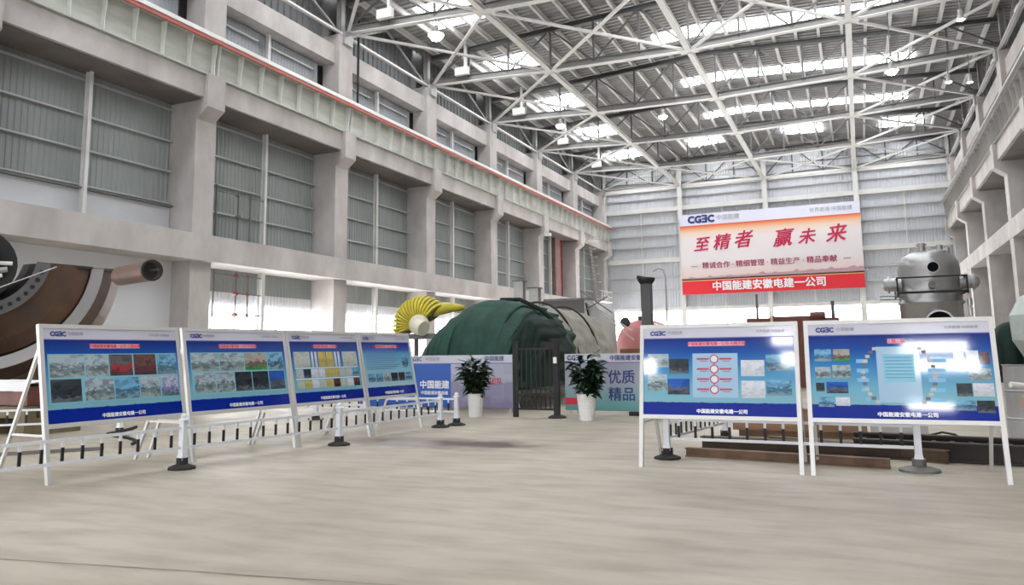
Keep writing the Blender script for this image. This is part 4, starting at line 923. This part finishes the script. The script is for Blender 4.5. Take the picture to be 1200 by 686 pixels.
# ------------------------------------------------------------------ long steel and timber behind the right boards
def ib(p, r_, name, label, wd=.18, hg=.2, m=ibeam_m, cat='steel beam'):
    R = root(name, (p[0], p[1], 0), label=label, cat=cat); q = M(); q.hbeam((*p, hg/2), (*r_, hg/2), wd, hg, .02); part('beam_section', q, m, R); return R
ib((-2.55, 12.15), (.25, 11.75), 'lying_beam', 'rusty brown steel beam lying nearest on the floor under the right boards', .12, .13)
ib((-2.5, 13.2), (.6, 12.75), 'lying_beam', 'dark brown steel beam lying behind the nearest one under the right boards', .2, .2, mat('beam_dark', (.085, .055, .04), .7, .2, .4, 3))
ib((-1.5, 13.7), (1.0, 12.5), 'lying_beam', 'rusty steel beam lying third from the front under the right boards', .16, .18, mat('beam_mid', (.14, .09, .06), .7, .2, .4, 3))
R = root('roller_track', (.9, 12.9, 0), label='dark steel track with crosspieces lying under the rightmost board', cat='track')
for oy in (0, .95):
    q = M(); q.hbeam((-.2, 12.9+oy, .14), (3.4, 12.3+oy, .14), .16, .26, .03); part('track_rail', q, mat('track_steel', (.035, .03, .028), .7, .3), R)
q = M(); q.box(-.03, .03, 0, .9, .05, .16); cm = q.mesh('crosspiece', ibeam_m)
for i in range(15): share('crosspiece', cm, R, (-.05+i*.24, 12.9-i*.04, .04))
R = root('wood_board', (-1.1, 15, 0), label='brown plywood sheet standing on edge under the right board pair', cat='board')
q = M(); q.box(-2.3, .0, 15.2, 15.26, .12, .52); part('plywood_sheet', q, wood, R); q = M(); q.box(-2.2, -.1, 15.26, 15.8, 0, .5); part('crate_block', q, mat('crate_wood', (.25, .15, .09), .7, 0, .3, 3), R)
R = root('steel_block', (.4, 14.6, 0), label='pale block on the floor between fence and board, right of the plywood', cat='block')
q = M(); q.box(.05, .9, 14.4, 14.9, 0, .34); part('block_body', q, concrete, R)
R = root('black_cable', (1.6, 15.4, 0), label='black cable with plug lying on the floor under the rightmost board', cat='cable')
q = M(); q.tube([(.9, 15.9, .02), (1.2, 15.75, .12), (1.38, 15.6, .1), (1.5, 15.3, .02), (1.62, 15.1, .03)], .02, 6); q.lathe([(0, 0), (.09, .02), (.09, .08), (0, .1)], (1.62, 15.05, 0), 10); part('cable_run', q, rubber, R)

# ------------------------------------------------------------------ red banner
BN = root('wall_banner', (-8.4, 85.3, 7.7), label='large red and white slogan banner hung on the back wall', cat='banner')
bx0, bx1, bz0, bz1, by = -17.6, .76, 7.68, 16.55, 85.3
q = M(); q.box(bx0, bx1, by, by+.12, bz0, bz1); part('banner_frame', q, steel_w, BN)
Hh = bz1-bz0
q = M(); q.box(bx0, bx1, by-.02, by, bz1-.14*Hh, bz1); part('white_header', q, mat('banner_white', (.74, .76, .88), .6), BN)
q = M(); q.box(bx0, bx1, by-.02, by, bz0+.175*Hh, bz1-.14*Hh); part('printed_field', q, banner_body, BN)
q = M(); q.box(bx0, bx1, by-.02, by, bz0, bz0+.165*Hh); part('red_band', q, mat('banner_red', (.72, .02, .035), .6), BN)
q = M(); q.box(bx0, bx1, by-.02, by, bz0+.165*Hh, bz0+.19*Hh); part('gold_line', q, mat('banner_gold', (.80, .50, .25), .6), BN)
def btxt(body, x, z, size, m, bold=0, shear=0, align='CENTER', sx=1, nm='lettering', rot=0):
    vs, fs = text_me(body, size, m, bold, shear, align); q = M(); cr_, sr_ = math.cos(rot), math.sin(rot)
    q.add([(x+(a*cr_-b_*sr_)*sx, by-.05-c_, z+a*sr_+b_*cr_) for a, b_, c_ in vs], fs); part(nm, q, m, BN)
btxt('CGƎC', bx0+.9, bz1-.072*Hh, 1.05, blue_txt, .07, align='LEFT', nm='logo'); btxt('中国能建', bx0+4.0, bz1-.068*Hh, .62, grey_txt, .0, align='LEFT', nm='logo')
btxt('世界能源 中国能建', bx1-.7, bz1-.068*Hh, .5, grey_txt, 0, align='RIGHT', nm='slogan')
crim = mat('banner_crimson', (.55, .015, .08), .6)
for ch_, x, dz, sz in (('至', -15.4, -.1, 1.65), ('精', -13.25, 0, 1.8), ('者', -11.0, .12, 1.95), ('赢', -6.95, .0, 1.95), ('未', -4.55, .0, 1.7), ('来', -1.75, .1, 1.95)):
    btxt(ch_, x, 13.15+dz, sz, crim, .035, .30, nm='calligraphy', rot=.06)
btxt('精诚合作 · 精细管理 · 精益生产 · 精品奉献', -8.5, 10.75, .74, mat('banner_maroon', (.36, .05, .10), .6), .015)
for x in (-16.2, -.75):
    q = M(); q.box(x-.35, x+.35, by-.05, by-.02, 10.72, 10.78); part('dash', q, MATS['banner_maroon'], BN)
btxt(CN, -8.6, bz0+.085*Hh, 1.05, white_txt, .03)
q = M(); n = 60; vs = []
for i in range(n+1):
    x = bx0+(bx1-bx0)*i/n; vs += [(x, by-.025, bz0+.19*Hh), (x, by-.025, bz0+.20*Hh+max(0, noise.noise((i*.45, 2, 0)))*.5+i*.006)]
q.add(vs, [(2*i, 2*i+2, 2*i+3, 2*i+1) for i in range(n)]); part('skyline_print', q, mat('banner_skyline', (.48, .30, .34), .6), BN)

# ------------------------------------------------------------------ lamps
def lamp(x, y, z, label, s=1, small=False, hang=.85):
    R = root('high_bay_lamp', (x, y, z), label=label, cat='ceiling lamp', group='lamps under the roof trusses')
    q = M(); q.lathe([(0, .42), (.11, .42), (.13, .3), (.13, .12), (.34*s, -.12), (.34*s, -.15), (.12, .1)], n=18); part('reflector', q, steel_g, R, local=True, smooth=False)
    q = M(); q.lathe([(0, -.36*s), (.2*s, -.32*s), (.33*s, -.15), (.1, .05)], n=16); part('lamp_globe', q, lamp_small if small else lamp_glow, R, local=True, smooth=True)
    q = M(); q.cyl((0, 0, .42), (0, 0, hang), .03, n=6); part('hanger', q, steel_d, R, local=True)
lamp(-20.6, 36.04, 19.45, 'lit lamp at the upper left truss, nearest the left wall', 1.3)
lamp(-20.7, 56.04, 19.6, 'lit lamp low on the third truss near the left wall', 1.1)
lamp(-12.5, 56.04, 19.2, 'lit lamp under the truss in the middle of the roof', 1.0)
lamp(2.5, 46.04, 16.9, 'brightest lit lamp at the upper right, beside the right tie', 1.0, hang=3.4)
lamp(6.0, 46.04, 19.2, 'small warm lamp near the right wall, highest of three', .6, True, 1.4)
lamp(6.3, 56.04, 18.9, 'small warm lamp near the right wall, left one of the lower two', .6, True, 1.7)
lamp(7.5, 56.04, 18.7, 'small warm lamp near the right wall, right one of the lower two', .5, True, 1.9)
for i, (x, y, z) in enumerate(((-23.7, 36.04, 21.0), (-24.0, 46.04, 21.0), (-24.1, 56.04, 21.0), (-24.0, 66.04, 21.0), (-24.0, 76.04, 21.0))):
    R = root('fixture_box', (x, y-.3, z), label=['white box fixture on the nearest truss in view, upper left', 'white box fixture on the second truss near the left wall', 'white box fixture on the third truss near the left wall', 'white box fixture on the fourth truss near the left wall', 'white box fixture on the farthest truss near the left wall'][i], cat='fixture', group='white fixture boxes on the trusses')
    q = M(); q.box(-.5, .5, -.3, .0, -.3, .25); part('fixture_body', q, fix_m, R, local=True)
    q = M(); q.beam((.25, -.1, .2), (.25, -.1, 2.0), .22, .16); part('fixture_post', q, fix_m, R, local=True)

# ------------------------------------------------------------------ wall items on the left wall
def scaff(z0, z1, label, red=False):
    R = root('pipe_frame', (-26.9, 27.4, z0), label=label); R.parent = WL; m_ = steel_d
    q = M()
    for y_, a, b_ in ((26.7, z0, z1-(.1 if red else .0)), (28.1, z0, z1-.15), (28.9, z0, z1-.3)):
        q = M(); q.cyl((-27.0, y_, a), (-27.0, y_, b_), .04, n=6); part('riser_pipe', q, m_, R)
    q = M(); zz = (z0+.15, (z0+z1)/2, z1-.3)
    for z in zz: q.cyl((-27.0, 26.7 if z != zz[1] else 28.1, z), (-27.0, 28.9+.9, z), .03, n=6)
    part('cross_pipe', q, m_, R)
    q = M()
    for z in zz: q.cyl((-27.1, 28.1, z), (-26.9, 28.1, z), .09, n=8); q.cyl((-27.0, 28.9, z-.08), (-27.0, 28.9, z+.08), .07, n=8)
    part('coupling', q, red_pipe if red else m_, R)
scaff(6.9, 9.6, 'thin dark pipe frame on the second bay of the left wall, above the concrete band')
scaff(3.4, 5.7, 'pipe frame with reddish couplings hanging below the concrete band, second bay', True)
R = root('riser_pipes', (-27.2, 72.9, 6.9), label='dull red riser pipes in the second last bay'); R.parent = WL
for y_ in (72.6, 73.3):
    q = M(); q.cyl((-27.2, y_, 6.9), (-27.2, y_, 14.5), .1, n=8); part('riser_pipe', q, red_pipe, R)
q = M(); q.box(-27.3, -27.0, 70.9, 72.2, 6.9, 13); part('red_panel', q, mat('faded_red_sheet', (.28, .16, .15), .7, 0, .3, 1), R)
R = root('caged_ladder', (-26, 79.5, 6.9), label='grey caged ladder with platforms in the last bay of the left wall', cat='ladder')
a, b_ = Vector((-25.9, 78.2, 13.4)), Vector((-25.9, 80.6, 7.3))
for o_ in (-.28, .28):
    q = M(); q.beam(a+Vector((0, o_, 0)), b_+Vector((0, o_, 0)), .06, .06); part('stile', q, steel_g, R)
for i in range(18):
    p = a.lerp(b_, i/17); q = M(); q.beam(p+Vector((0, -.28, 0)), p+Vector((0, .28, 0)), .04, .05); part('rung', q, steel_g, R)
for i in range(8):
    p = a.lerp(b_, i/7); q = M(); q.tube([p+Vector((0, -.32, 0)), p+Vector((.5, -.3, 0)), p+Vector((.62, 0, 0)), p+Vector((.5, .3, 0)), p+Vector((0, .32, 0))], .025, 5); part('cage_hoop', q, steel_g, R)
for (y_, z, w_) in ((77.6, 13.3, 1.5), (81.0, 7.0, 3.6)):
    q = M(); q.box(-26, -24.9, y_-w_/2, y_+w_/2, z-.08, z); part('platform', q, steel_w, R)
    q = M()
    for i in range(5): yy = y_-w_/2+w_*i/4; q.beam((-24.93, yy, z), (-24.93, yy, z+1.1), .05, .05)
    q.beam((-24.93, y_-w_/2, z+1.1), (-24.93, y_+w_/2, z+1.1), .05, .05); q.beam((-24.93, y_-w_/2, z+.55), (-24.93, y_+w_/2, z+.55), .04, .04); part('guard_rail', q, steel_w, R)
R = root('black_downpipe', (-26.35, 36.6, 16), label='black vertical cable pipe on the tall column at upper left', cat='pipe')
q = M(); q.cyl((-26.3, 36.7, 16.0), (-26.3, 36.7, 21.6), .07, n=8); part('pipe_run', q, black_m, R)
R = root('flood_light', (-25.3, 64.7, 11.6), label='small white lamp on the column between fourth and fifth bays of left wall', cat='lamp')
q = M(); q.box(-25.6, -25.1, 64.5, 65.0, 12.1, 12.35); part('lamp_body', q, white_paint, R)
